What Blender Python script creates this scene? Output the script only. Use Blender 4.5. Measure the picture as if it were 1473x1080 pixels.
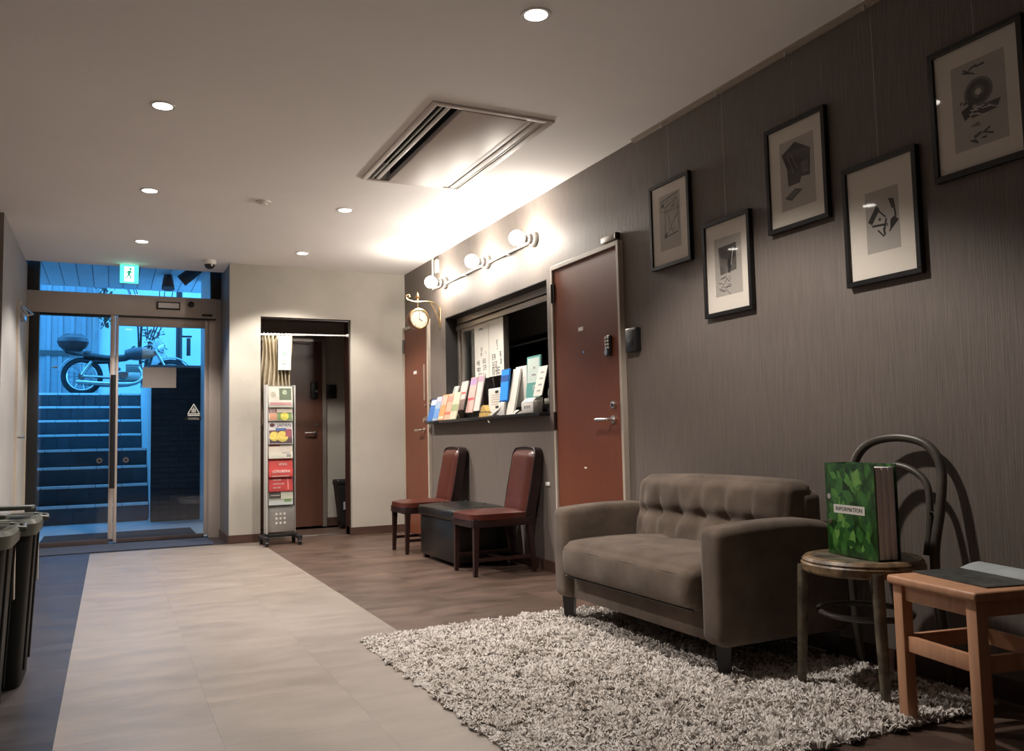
import bpy, bmesh, math, random
import numpy as np
from mathutils import Vector, Matrix
random.seed(7)
for o in list(bpy.data.objects): bpy.data.objects.remove(o)
SC = bpy.context.scene
COL = SC.collection
PI = math.pi

# ------------------------------------------------------------------ camera
cam = bpy.data.cameras.new('camera'); camo = bpy.data.objects.new('camera', cam); COL.objects.link(camo)
cam.sensor_width = 36.0; cam.lens = 36.0 * 1201.688 / 1473.0; cam.clip_start = 0.02; cam.clip_end = 200
_r = Vector((0.90156047, -0.43209539, -0.02196113)); _u = Vector((-0.0128439, -0.07746638, 0.99691223)); _f = Vector((0.43246243, 0.89849459, 0.07539042))
M = Matrix(((_r.x, _u.x, -_f.x, 0), (_r.y, _u.y, -_f.y, 0), (_r.z, _u.z, -_f.z, 0.9), (0, 0, 0, 1)))
camo.matrix_world = M
SC.camera = camo
# ------------------------------------------------------------------ world, exposure
wd = bpy.data.worlds.new('evening_sky'); SC.world = wd; wd.use_nodes = True
_bg = wd.node_tree.nodes['Background']
_bg.inputs['Color'].default_value = (0.065, 0.39, 0.95, 1); _bg.inputs['Strength'].default_value = 5.6
SC.view_settings.view_transform = 'Standard'; SC.view_settings.look = 'None'
SC.view_settings.exposure = 0.07; SC.view_settings.gamma = 1.0; SC.view_settings.use_curve_mapping = False
SPOT_W = 138.0; SPOT_COL = (1.0, 0.92, 0.85); GLOBE_E = 215.0; GLOBE_COL = (1.0, 0.92, 0.82)

W = 2.6916; D = 8.077; H = 2.593; YG = 8.76   # right wall, back wall, ceiling, entrance glazing

# ------------------------------------------------------------------ materials
def nodes(m):
    m.use_nodes = True; nt = m.node_tree; return nt, nt.nodes, nt.links, nt.nodes['Principled BSDF']
def PM(name, col, rough=0.5, metal=0.0, var=0.0, vs=6.0, stretch=(1, 1, 1), bump=0.0, bs=60.0, col2=None, rand=0.0, sheen=0.0, coat=0.0, spec=0.5, rvar=0.0, detail=4.0):
    m = bpy.data.materials.new(name); nt, N, L, b = nodes(m)
    c = (*col, 1)
    b.inputs['Base Color'].default_value = c; b.inputs['Roughness'].default_value = rough; b.inputs['Metallic'].default_value = metal
    b.inputs['Specular IOR Level'].default_value = spec
    if sheen: b.inputs['Sheen Weight'].default_value = sheen
    if coat: b.inputs['Coat Weight'].default_value = coat; b.inputs['Coat Roughness'].default_value = 0.15
    if var or bump or rand:
        tc = N.new('ShaderNodeTexCoord'); mp = N.new('ShaderNodeMapping'); mp.inputs['Scale'].default_value = stretch
        L.new(tc.outputs['Object'], mp.inputs['Vector']); vec = mp.outputs['Vector']
        if rand:
            oi = N.new('ShaderNodeObjectInfo'); ad = N.new('ShaderNodeVectorMath'); ad.operation = 'MULTIPLY_ADD'
            cb = N.new('ShaderNodeCombineXYZ'); ml = N.new('ShaderNodeMath'); ml.operation = 'MULTIPLY'; ml.inputs[1].default_value = 37.0
            L.new(oi.outputs['Random'], ml.inputs[0]); L.new(ml.outputs[0], cb.inputs[0]); L.new(oi.outputs['Random'], cb.inputs[2])
            ad.inputs[1].default_value = (1, 1, 1); L.new(mp.outputs['Vector'], ad.inputs[0]); L.new(cb.outputs[0], ad.inputs[2]); vec = ad.outputs[0]
    if var or rand:
        n = N.new('ShaderNodeTexNoise'); n.inputs['Scale'].default_value = vs; n.inputs['Detail'].default_value = detail; n.inputs['Roughness'].default_value = 0.6
        L.new(vec, n.inputs['Vector'])
        mx = N.new('ShaderNodeMixRGB'); ramp = N.new('ShaderNodeValToRGB')
        ramp.color_ramp.elements[0].position = 0.3; ramp.color_ramp.elements[1].position = 0.72
        L.new(n.outputs['Fac'], ramp.inputs['Fac'])
        d = col2 if col2 else tuple(max(0, x * (1 - var)) for x in col)
        e = tuple(min(1, x * (1 + var * 0.6)) for x in col)
        mx.inputs['Color1'].default_value = (*d, 1); mx.inputs['Color2'].default_value = (*e, 1)
        L.new(ramp.outputs['Color'], mx.inputs['Fac']); out = mx.outputs['Color']
        if rand:
            hs = N.new('ShaderNodeHueSaturation'); mr = N.new('ShaderNodeMapRange'); mr.inputs['To Min'].default_value = 1 - rand; mr.inputs['To Max'].default_value = 1 + rand
            L.new(oi.outputs['Random'], mr.inputs['Value']); L.new(mr.outputs[0], hs.inputs['Value']); L.new(out, hs.inputs['Color']); out = hs.outputs['Color']
        L.new(out, b.inputs['Base Color'])
        if rvar:
            mr2 = N.new('ShaderNodeMapRange'); mr2.inputs['To Min'].default_value = max(0.02, rough - rvar); mr2.inputs['To Max'].default_value = min(1, rough + rvar)
            L.new(n.outputs['Fac'], mr2.inputs['Value']); L.new(mr2.outputs[0], b.inputs['Roughness'])
    if bump:
        n2 = N.new('ShaderNodeTexNoise'); n2.inputs['Scale'].default_value = bs; n2.inputs['Detail'].default_value = 3
        L.new(vec, n2.inputs['Vector'])
        bp = N.new('ShaderNodeBump'); bp.inputs['Strength'].default_value = bump; bp.inputs['Distance'].default_value = 0.01
        L.new(n2.outputs['Fac'], bp.inputs['Height']); L.new(bp.outputs[0], b.inputs['Normal'])
    return m
def EM(name, col, strength, base=None):
    m = bpy.data.materials.new(name); nt, N, L, b = nodes(m)
    b.inputs['Base Color'].default_value = (*(base or col), 1); b.inputs['Emission Color'].default_value = (*col, 1); b.inputs['Emission Strength'].default_value = strength
    return m
def GL(name, tint=(0.95, 0.97, 0.98), gloss=0.08, rough=0.01, ior=1.45):
    m = bpy.data.materials.new(name); nt, N, L, b = nodes(m); N.remove(b); out = N['Material Output']
    t = N.new('ShaderNodeBsdfTransparent'); t.inputs[0].default_value = (*tint, 1)
    g = N.new('ShaderNodeBsdfGlossy'); g.inputs['Roughness'].default_value = rough; g.inputs[0].default_value = (0.9, 0.9, 0.9, 1)
    lw = N.new('ShaderNodeLayerWeight'); pw = N.new('ShaderNodeMath'); pw.operation = 'POWER'; pw.inputs[1].default_value = 5.0
    f = N.new('ShaderNodeMath'); f.operation = 'MULTIPLY_ADD'; r0 = ((ior - 1) / (ior + 1)) ** 2; f.inputs[1].default_value = 1 - r0; f.inputs[2].default_value = r0
    L.new(lw.outputs['Facing'], pw.inputs[0]); L.new(pw.outputs[0], f.inputs[0])
    mx = N.new('ShaderNodeMixShader'); L.new(f.outputs[0], mx.inputs[0]); L.new(t.outputs[0], mx.inputs[1]); L.new(g.outputs[0], mx.inputs[2]); L.new(mx.outputs[0], out.inputs[0])
    return m
MT = {}
MT['ceiling'] = PM('ceiling_paint', (0.90, 0.875, 0.85), 0.8, var=0.03, vs=1.5, bump=0.06, bs=120)
MT['wallpaper'] = PM('brown_striped_wallpaper', (0.155, 0.128, 0.110), 0.62, var=0.20, vs=14, stretch=(9, 9, 0.35), bump=0.25, bs=22, rvar=0.06)
MT['whitewall'] = PM('cream_wall_paint', (0.42, 0.39, 0.335), 0.75, var=0.10, vs=2.2, bump=0.06, bs=90)
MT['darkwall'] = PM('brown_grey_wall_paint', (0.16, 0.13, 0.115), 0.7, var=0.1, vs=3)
MT['baseboard'] = PM('dark_brown_baseboard', (0.075, 0.038, 0.028), 0.45, var=0.25, vs=5, stretch=(1, 1, 6))
MT['beigetile'] = PM('beige_stone_vinyl', (0.222, 0.184, 0.153), 0.42, var=0.22, vs=3.4, stretch=(1, 2.6, 1), rand=0.02, rvar=0.08, bump=0.03, bs=40, spec=0.4, detail=9.0)
MT['darktile'] = PM('brown_slate_vinyl', (0.098, 0.064, 0.048), 0.40, var=0.42, vs=3.2, stretch=(1, 2.0, 1), rand=0.12, rvar=0.1, bump=0.05, bs=25, spec=0.22)
MT['darktile_shaded'] = PM('shaded_brown_slate_vinyl', (0.043, 0.036, 0.036), 0.40, var=0.35, vs=3.2, stretch=(1, 2.0, 1), rand=0.10, rvar=0.1, bump=0.05, bs=25, spec=0.18)  # brown slate darkened in colour to imitate the weaker light on the left
MT['slab'] = PM('floor_screed', (0.06, 0.045, 0.04), 0.7)
MT['doorbrown'] = PM('red_brown_door_laminate', (0.155, 0.046, 0.022), 0.42, var=0.10, vs=3, stretch=(2, 2, 0.5), spec=0.32)
MT['doordark'] = PM('dark_brown_door_laminate', (0.11, 0.045, 0.028), 0.35, var=0.12, vs=3, stretch=(2, 2, 0.5))
MT['frame_beige'] = PM('beige_steel_frame', (0.42, 0.36, 0.295), 0.45, var=0.05)
MT['steel'] = PM('brushed_steel', (0.62, 0.58, 0.54), 0.28, 1.0, var=0.08, vs=30, stretch=(1, 1, 8))
MT['alu'] = PM('aluminium_profile', (0.55, 0.49, 0.43), 0.38, 0.85, var=0.05, vs=12)
MT['header'] = PM('bronze_metal_header', (0.50, 0.43, 0.385), 0.38, 0.45, var=0.06, vs=4)
MT['chrome'] = PM('chrome', (0.75, 0.73, 0.70), 0.12, 1.0)
MT['black'] = PM('black_plastic', (0.012, 0.012, 0.013), 0.4)
MT['blackm'] = PM('black_painted_metal', (0.016, 0.015, 0.017), 0.35, 0.3)
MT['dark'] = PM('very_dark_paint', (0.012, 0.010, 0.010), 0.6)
MT['white'] = PM('white_plastic', (0.72, 0.70, 0.66), 0.4)
MT['paper'] = PM('white_paper', (0.70, 0.68, 0.62), 0.7, var=0.03)
MT['ink'] = PM('black_ink', (0.02, 0.02, 0.02), 0.7)
MT['glass'] = GL('clear_glass', (0.93, 0.96, 0.97))
MT['picglass'] = GL('picture_glass', (0.97, 0.97, 0.97), ior=1.42, rough=0.03)
MT['acrylic'] = GL('clear_acrylic', (0.95, 0.97, 0.97), ior=1.30, rough=0.08)
MT['suede'] = PM('taupe_suede', (0.135, 0.101, 0.077), 0.88, var=0.42, vs=4.5, bump=0.10, bs=160, sheen=0.15, spec=0.15)
MT['sofaleg'] = PM('black_brown_wood', (0.012, 0.009, 0.009), 0.4)
MT['redleather'] = PM('oxblood_leather', (0.072, 0.0155, 0.0095), 0.30, var=0.35, vs=7, bump=0.10, bs=45, spec=0.55)
MT['darkleather'] = PM('dark_brown_leather', (0.016, 0.006, 0.006), 0.35, var=0.2, vs=7, bump=0.08, bs=60)
MT['chairwood'] = PM('dark_mahogany', (0.024, 0.009, 0.007), 0.35, var=0.3, vs=8, stretch=(6, 6, 1))
MT['blackleather'] = PM('black_leather', (0.005, 0.0055, 0.005), 0.30, var=0.2, bump=0.12, bs=45)
MT['oldgreen'] = PM('worn_olive_paint', (0.15, 0.125, 0.085), 0.5, var=0.55, vs=16, bump=0.3, bs=30, col2=(0.035, 0.028, 0.02))
MT['oldrim'] = PM('worn_gold_brown_rim', (0.26, 0.17, 0.09), 0.45, var=0.6, vs=22, bump=0.2, bs=40, col2=(0.045, 0.03, 0.018))
MT['bentwood'] = PM('grey_green_bentwood', (0.075, 0.065, 0.052), 0.4, var=0.35, vs=12)
MT['beech'] = PM('oiled_beech', (0.60, 0.315, 0.18), 0.42, var=0.16, vs=5, stretch=(9, 9, 1.2))
MT['navymat'] = PM('navy_entrance_mat', (0.035, 0.045, 0.075), 0.95, var=0.3, vs=60, bump=0.5, bs=300)
MT['brownmat'] = PM('brown_ribbed_mat', (0.05, 0.035, 0.035), 0.95, var=0.3, vs=60, bump=0.5, bs=300)
MT['binbody'] = PM('black_bin_plastic', (0.005, 0.0055, 0.005), 0.5, var=0.1, spec=0.15)
MT['binlid'] = PM('grey_green_lid_plastic', (0.055, 0.06, 0.045), 0.42, var=0.1)
MT['brass'] = PM('aged_brass', (0.58, 0.42, 0.22), 0.3, 1.0, var=0.15, vs=20)
MT['copper'] = PM('red_copper_lacquer', (0.22, 0.075, 0.045), 0.3, 0.5)
MT['curtain'] = PM('beige_curtain', (0.42, 0.36, 0.25), 0.9, var=0.12, vs=9)
MT['plaster'] = PM('outdoor_plaster', (0.80, 0.80, 0.78), 0.85, var=0.06, vs=2, bump=0.1, bs=50)
MT['concrete'] = PM('concrete', (0.34, 0.34, 0.34), 0.85, var=0.2, vs=4, bump=0.2, bs=40)
MT['steptile'] = PM('grey_step_tile', (0.075, 0.075, 0.085), 0.5, var=0.2, vs=6, rand=0.1)
MT['nosing'] = PM('pale_step_nosing', (0.85, 0.85, 0.83), 0.4)
MT['brick'] = PM('dark_brick', (0.030, 0.027, 0.030), 0.55, var=0.4, vs=14, rand=0.25, bump=0.2, bs=60)
MT['shutter'] = PM('grey_metal_siding', (0.30, 0.31, 0.325), 0.5, 0.2, var=0.08)
MT['soffit'] = PM('soffit_board', (0.50, 0.52, 0.54), 0.5, var=0.08, rand=0.06)
MT['lampgrey'] = PM('grey_lamp_base', (0.24, 0.23, 0.21), 0.5)
MT['lampmetal'] = PM('dull_socket_metal', (0.22, 0.21, 0.20), 0.4, 0.7)
MT['conduit'] = PM('grey_conduit', (0.36, 0.34, 0.31), 0.5)
MT['dial'] = PM('cream_dial', (0.40, 0.37, 0.31), 0.6)
MT['lens'] = EM('lit_downlight_lens', (1.0, 0.93, 0.84), 14.0)
MT['globe'] = EM('lit_globe_glass', GLOBE_COL, GLOBE_E, (0.9, 0.9, 0.88))

# ------------------------------------------------------------------ mesh helpers
class MB:
    def __init__(s): s.bm = bmesh.new(); s.mi = 0
    def _mark(s, fs):
        for f in fs: f.material_index = s.mi
    def box(s, x0, x1, y0, y1, z0, z1, bev=0.0, seg=2, mat=None):
        r = bmesh.ops.create_cube(s.bm, size=1.0); vs = r['verts']
        c = Vector(((x0 + x1) / 2, (y0 + y1) / 2, (z0 + z1) / 2)); d = Vector((abs(x1 - x0), abs(y1 - y0), abs(z1 - z0)))
        for v in vs:
            v.co = Vector((v.co.x * d.x, v.co.y * d.y, v.co.z * d.z)) + c
        if mat is not None:
            for v in vs: v.co = mat @ v.co
        fs = list({f for v in vs for f in v.link_faces}); s._mark(fs)
        if bev > 0:
            es = list({e for v in vs for e in v.link_edges})
            q = bmesh.ops.bevel(s.bm, geom=es, offset=min(bev, 0.49 * min(d)), segments=seg, profile=0.5, affect='EDGES')
            s._mark(q['faces'])
        return s
    def cyl(s, p0, p1, r0, r1=None, n=16, cap=True):
        p0 = Vector(p0); p1 = Vector(p1); r1 = r0 if r1 is None else r1
        d = (p1 - p0); q = d.to_track_quat('Z', 'Y').to_matrix()
        a = []; b = []
        for i in range(n):
            t = 2 * PI * i / n; e = Vector((math.cos(t), math.sin(t), 0))
            a.append(s.bm.verts.new(p0 + q @ (e * r0))); b.append(s.bm.verts.new(p1 + q @ (e * r1)))
        fs = [s.bm.faces.new((a[i], a[(i + 1) % n], b[(i + 1) % n], b[i])) for i in range(n)]
        if cap:
            if r0 > 1e-6: fs.append(s.bm.faces.new(a[::-1]))
            if r1 > 1e-6: fs.append(s.bm.faces.new(b))
        s._mark(fs); return s
    def lathe(s, prof, o=(0, 0, 0), axis=(0, 0, 1), n=24):
        q = Vector(axis).to_track_quat('Z', 'Y').to_matrix(); o = Vector(o); rings = []
        for r, z in prof:
            if r < 1e-6: rings.append([s.bm.verts.new(o + q @ Vector((0, 0, z)))])
            else: rings.append([s.bm.verts.new(o + q @ Vector((r * math.cos(2 * PI * i / n), r * math.sin(2 * PI * i / n), z))) for i in range(n)])
        fs = []
        for A, B in zip(rings, rings[1:]):
            for i in range(n):
                j = (i + 1) % n
                if len(A) == 1 and len(B) == 1: continue
                if len(A) == 1: fs.append(s.bm.faces.new((A[0], B[j], B[i])))
                elif len(B) == 1: fs.append(s.bm.faces.new((A[i], A[j], B[0])))
                else: fs.append(s.bm.faces.new((A[i], A[j], B[j], B[i])))
        s._mark(fs); return s
    def tube(s, pts, r, n=10, closed=False, cap=True):
        P = [Vector(p) for p in pts]; m = len(P); R = r if isinstance(r, (list, tuple)) else [r] * m
        rings = []; up = None
        for i in range(m):
            if closed: t = (P[(i + 1) % m] - P[i - 1])
            else: t = P[min(i + 1, m - 1)] - P[max(i - 1, 0)]
            t.normalize()
            if up is None:
                up = Vector((0, 0, 1)) if abs(t.z) < 0.9 else Vector((1, 0, 0))
            up = (up - t * up.dot(t)); up.normalize(); sd = t.cross(up)
            rings.append([s.bm.verts.new(P[i] + (up * math.cos(2 * PI * k / n) + sd * math.sin(2 * PI * k / n)) * R[i]) for k in range(n)])
        fs = []
        rng = range(m) if closed else range(m - 1)
        for i in rng:
            A = rings[i]; B = rings[(i + 1) % m]
            for k in range(n): fs.append(s.bm.faces.new((A[k], A[(k + 1) % n], B[(k + 1) % n], B[k])))
        if cap and not closed: fs.append(s.bm.faces.new(rings[0][::-1])); fs.append(s.bm.faces.new(rings[-1]))
        s._mark(fs); return s
    def prism(s, poly, fn, d0, d1):
        # poly list of 2-d points, fn(a,b,d)->xyz
        A = [s.bm.verts.new(fn(a, b, d0)) for a, b in poly]; B = [s.bm.verts.new(fn(a, b, d1)) for a, b in poly]; n = len(poly)
        fs = [s.bm.faces.new(A[::-1]), s.bm.faces.new(B)]
        for i in range(n): fs.append(s.bm.faces.new((A[i], A[(i + 1) % n], B[(i + 1) % n], B[i])))
        s._mark(fs); return s
    def grid(s, fn, nu, nv, closeu=False):
        V = [[s.bm.verts.new(fn(i / (nu if closeu else nu - 1), j / (nv - 1))) for j in range(nv)] for i in range(nu)]
        fs = []
        for i in range(nu if closeu else nu - 1):
            for j in range(nv - 1):
                k = (i + 1) % nu
                fs.append(s.bm.faces.new((V[i][j], V[k][j], V[k][j + 1], V[i][j + 1])))
        s._mark(fs); return s
    def build(s, name, mat, parent=None, smooth=False, loc=None, solid=0.0):
        bmesh.ops.recalc_face_normals(s.bm, faces=s.bm.faces[:])
        me = bpy.data.meshes.new(name); s.bm.to_mesh(me); s.bm.free()
        ms = mat if isinstance(mat, (list, tuple)) else [mat]
        for m in ms: me.materials.append(MT[m] if isinstance(m, str) else m)
        if smooth:
            me.polygons.foreach_set('use_smooth', [True] * len(me.polygons))
            try: me.set_sharp_from_angle(angle=math.radians(38 if smooth is True else smooth))
            except Exception: pass
        o = bpy.data.objects.new(name, me); COL.objects.link(o)
        if solid:
            md = o.modifiers.new('thickness', 'SOLIDIFY'); md.thickness = solid; md.offset = 0
        if parent: o.parent = parent
        if loc is not None: o.location = loc
        return o
def tag(o, label, cat, group=None, kind=None):
    o['label'] = label; o['category'] = cat
    if group: o['group'] = group
    if kind: o['kind'] = kind
    return o
def thing(name, label, cat, loc=(0, 0, 0), rz=0.0, group=None, kind=None):
    o = bpy.data.objects.new(name, None); COL.objects.link(o); o.empty_display_size = 0.1
    o.location = loc; o.rotation_euler = (0, 0, rz); return tag(o, label, cat, group, kind)
def B(name, mat, parent, *a, bev=0.0, seg=2, mtx=None):
    return MB().box(*a, bev=bev, seg=seg, mat=mtx).build(name, mat, parent, smooth=bev > 0)
def text(name, body, size, mat, parent, mtx, depth=0.0004, align='CENTER'):
    cu = bpy.data.curves.new(name, 'FONT'); cu.body = body; cu.size = size; cu.align_x = align; cu.align_y = 'CENTER'; cu.extrude = depth; cu.resolution_u = 2
    t = bpy.data.objects.new(name, cu); COL.objects.link(t); dg = bpy.context.evaluated_depsgraph_get()
    me = bpy.data.meshes.new_from_object(t.evaluated_get(dg)); bpy.data.objects.remove(t)
    me.transform(mtx); me.materials.clear(); me.materials.append(MT[mat] if isinstance(mat, str) else mat)
    o = bpy.data.objects.new(name, me); COL.objects.link(o); o.parent = parent; return o
def scribble(name, n, size, mat, parent, mtx, seed=1):
    """a row of n small unreadable printed characters, centred on mtx"""
    R_ = random.Random(seed); m = MB(); w = size * 0.62
    for k in range(n):
        x0 = (k - (n - 1) / 2) * w * 1.25; h = size * R_.uniform(0.75, 1.0); t = size * 0.10
        strokes_ = [(-w / 2, w / 2, h / 2 - t, h / 2), (-w / 2, w / 2, -h / 2, -h / 2 + t), (-w / 2, -w / 2 + t, -h / 2, h / 2), (w / 2 - t, w / 2, -h / 2, h / 2), (-w / 2, w / 2, -t / 2, t / 2), (-t / 2, t / 2, -h / 2, h / 2)]
        for a in R_.sample(strokes_, R_.choice((3, 4, 4))): m.box(x0 + a[0], x0 + a[1], a[2], a[3], -0.0003, 0.0003, mat=mtx)
    o = m.build(name, mat, parent); return o
def basis(xa, ya, o):
    xa = Vector(xa).normalized(); ya = Vector(ya).normalized(); za = xa.cross(ya)
    return Matrix(((xa.x, ya.x, za.x, o[0]), (xa.y, ya.y, za.y, o[1]), (xa.z, ya.z, za.z, o[2]), (0, 0, 0, 1)))
def arc(c, r, a0, a1, n, fn):
    return [fn(c[0] + r * math.cos(a0 + (a1 - a0) * i / n), c[1] + r * math.sin(a0 + (a1 - a0) * i / n)) for i in range(n + 1)]
def spline(P, n=8, closed=False):
    P = [Vector(p) for p in P]; m = len(P); out = []
    for i in range(m if closed else m - 1):
        p0 = P[(i - 1) % m] if closed or i > 0 else P[0]; p1 = P[i]; p2 = P[(i + 1) % m]; p3 = P[(i + 2) % m] if closed or i + 2 < m else P[-1]
        for k in range(n):
            t = k / n
            out.append(0.5 * ((2 * p1) + (p2 - p0) * t + (2 * p0 - 5 * p1 + 4 * p2 - p3) * t * t + (3 * p1 - p0 - 3 * p2 + p3) * t ** 3))
    if not closed: out.append(P[-1])
    return out

# ================================================================== SETTING
BH_ = 0.0; XL = -0.705; YL = 6.857; XN = -1.32; YN = -2.6
S0, S1 = -0.145, 1.248
# floor
fl = MB().box(XN - 0.1, W + 0.12, YN - 0.1, 8.95, -0.12, -0.004).build('floor', 'slab')
tag(fl, 'floor of brown slate tiles with a wide beige stone strip down the middle', 'floor', kind='structure')
def tile_mesh(sx, sy, mat):
    o = MB().box(-sx / 2 + 0.0002, sx / 2 - 0.0002, -sy / 2 + 0.0002, sy / 2 - 0.0002, -0.004, 0.0).build('floor_tile', mat); me = o.data; bpy.data.objects.remove(o); return me
def lay(x0, x1, nx, ys, ye, ty, mat, off=0):
    sx = (x1 - x0) / nx; full = tile_mesh(sx, ty, mat); cache = {}
    for i in range(nx):
        y = ye
        first = True
        while y > ys + 1e-4:
            t = ty
            if first and off and i % 2: t = ty * off
            first = False
            a = max(ys, y - t)
            hgt = y - a
            if hgt < 0.03: break
            k = round(hgt, 3)
            if abs(hgt - ty) < 1e-4: me = full
            else:
                if k not in cache: cache[k] = tile_mesh(sx, hgt, mat)
                me = cache[k]
            o = bpy.data.objects.new('floor_tile', me); COL.objects.link(o); o.parent = fl; o.location = (x0 + sx * (i + 0.5), (y + a) / 2, 0); y = a
lay(S0, S1, 3, -0.6, 8.06, 0.465, 'beigetile', 0.5)
lay(S1, W, 3, -0.6, 8.28, 0.48, 'darktile', 0.5)
lay(XN, S0, 3, -0.6, 6.86, 0.48, 'darktile_shaded', 0.5)
lay(XL, S0, 1, 6.86, 8.06, 0.48, 'darktile_shaded')
lay(XL, 0.99, 4, 8.06, 8.94, 0.44, 'darktile_shaded')
# ceiling
ce = MB().box(XN - 0.1, 1.46, YN - 0.1, 8.55, H, H + 0.14).box(2.10, W + 0.12, YN - 0.1, 8.55, H, H + 0.14).box(1.46, 2.10, YN - 0.1, 3.84, H, H + 0.14).box(1.46, 2.10, 5.12, 8.55, H, H + 0.14).box(1.40, 2.15, 3.75, 5.2, H + 0.14, H + 0.17).build('ceiling', 'ceiling'); tag(ce, 'smooth beige painted ceiling with recessed downlights', 'ceiling', kind='structure')
# right wall with reception opening
OY0, OY1, OZ0, OZ1 = 5.01, 6.95, 1.05, 1.99
m = MB(); T = 0.11
m.box(W, W + T, YN - 0.1, OY0, 0, H + 0.1).box(W, W + T, OY1, 9.3, 0, H + 0.1).box(W, W + T, OY0, OY1, 0, OZ0).box(W, W + T, OY0, OY1, OZ1, H + 0.1)
tag(m.build('wall_right', 'wallpaper'), 'long wall in brown grey vertically textured wallpaper', 'wall', kind='structure')
# back wall
m = MB()
m.box(0.985, 1.265, D, 8.90, 0, H).box(2.13, W, D, 8.28, 0, H).box(1.265, 2.13, D, 8.28, 2.105, H).box(1.265, W, 8.28, 8.36, 2.30, H)
tag(MB().box(0.9835, 0.9849, D + 0.002, 8.74, BH_ , H).build('wall_recess_shaded', PM('shaded_recess_paint', (0.15, 0.142, 0.14), 0.6, var=0.06)), 'return wall of the entrance recess with shade put into its colour', 'wall', kind='structure')  # thin sheet over the cream return, its dimness put into the colour
tag(m.build('wall_back', 'whitewall'), 'cream end wall with an open doorway beside the glass entrance', 'wall', kind='structure')
m = MB(); m.box(2.118, 2.13, D + 0.05, 8.285, 0, 2.105).box(1.265, 1.277, D + 0.05, 8.285, 0, 2.105).box(1.277, 2.118, D + 0.05, 8.285, 2.093, 2.105)
tag(m.build('trim_1', 'chairwood'), 'dark brown lining of the open doorway in the cream wall', 'door frame', kind='structure')
tag(B('trim_2', 'steel', None, 1.277, 2.118, 8.24, 8.30, 0.0, 0.010, bev=0.003), 'metal threshold strip on the floor of the open doorway', 'threshold', kind='structure')
# alcove behind the doorway
m = MB(); m.box(1.27, W, 9.16, 9.26, 0, 2.4).box(1.20, 1.27, 8.90, 9.26, 0, 2.4)
tag(m.build('wall_alcove', 'whitewall'), 'cream wall of the small passage seen through the doorway', 'wall', kind='structure')
tag(MB().box(1.27, W, 8.30, 9.16, 2.30, 2.4).build('ceiling_alcove', 'darkwall'), 'dark ceiling of the small passage behind the doorway', 'ceiling', kind='structure')
tag(MB().box(1.27, W, 8.28, 9.16, -0.12, 0.0).build('floor_alcove', 'darktile'), 'dark floor of the small passage behind the doorway', 'floor', kind='structure')
tag(B('baseboard_alcove', 'baseboard', None, 2.10, W, 9.145, 9.16, 0.0, 0.09), 'dark baseboard inside the small passage', 'baseboard', kind='structure')
# left walls
m = MB(); m.box(XL - 0.12, XL, YL, 8.90, 0, H)
tag(m.build('wall_left', PM('grey_cream_wall_paint', (0.30, 0.285, 0.265), 0.75, var=0.08, vs=2.5)), 'pale wall on the left beside the glass entrance', 'wall', kind='structure')
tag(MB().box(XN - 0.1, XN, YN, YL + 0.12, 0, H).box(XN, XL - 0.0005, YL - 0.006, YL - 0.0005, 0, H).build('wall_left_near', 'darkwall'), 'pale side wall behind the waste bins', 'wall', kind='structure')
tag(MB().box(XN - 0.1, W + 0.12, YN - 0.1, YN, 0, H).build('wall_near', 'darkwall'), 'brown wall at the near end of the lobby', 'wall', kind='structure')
# baseboards
BH = 0.075
m = MB(); m.box(0.985, 1.265, D - 0.012, D, 0, BH).box(2.13, W - 0.01, D - 0.012, D, 0, BH).box(2.118, 2.13, D - 0.012, 8.24, 0, BH)
tag(m.build('baseboard_back', 'baseboard'), 'dark brown baseboard along the cream end wall', 'baseboard', kind='structure')
tag(MB().box(0.973, 0.985, D, 8.74, 0, BH).build('baseboard_recess', 'baseboard'), 'dark baseboard in the entrance recess', 'baseboard', kind='structure')
m = MB(); m.box(W - 0.012, W, YN, 4.06, 0, BH).box(W - 0.012, W, 4.895, 7.36, 0, BH)
tag(m.build('baseboard_right', 'baseboard'), 'dark baseboard along the wallpapered wall', 'baseboard', kind='structure')
tag(MB().box(XL, XL + 0.012, YL, 7.86, 0, BH).build('baseboard_left', 'baseboard'), 'dark baseboard along the pale left wall', 'baseboard', kind='structure')
# picture rail
rl = thing('trim_3', 'white picture hanging rail along the top of the wallpapered wall', 'rail', kind='structure')
m = MB(); m.box(W - 0.022, W, YN, 3.9, H - 0.018, H).box(W - 0.03, W - 0.022, YN, 3.9, H - 0.006, H)
m.build('rail', 'frame_beige', rl)
for yy in (3.61, 3.16, 2.69, 2.26, 1.84):
    B('hook', 'steel', rl, W - 0.026, W - 0.018, yy - 0.006, yy + 0.006, H - 0.034, H - 0.012, bev=0.002)

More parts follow.
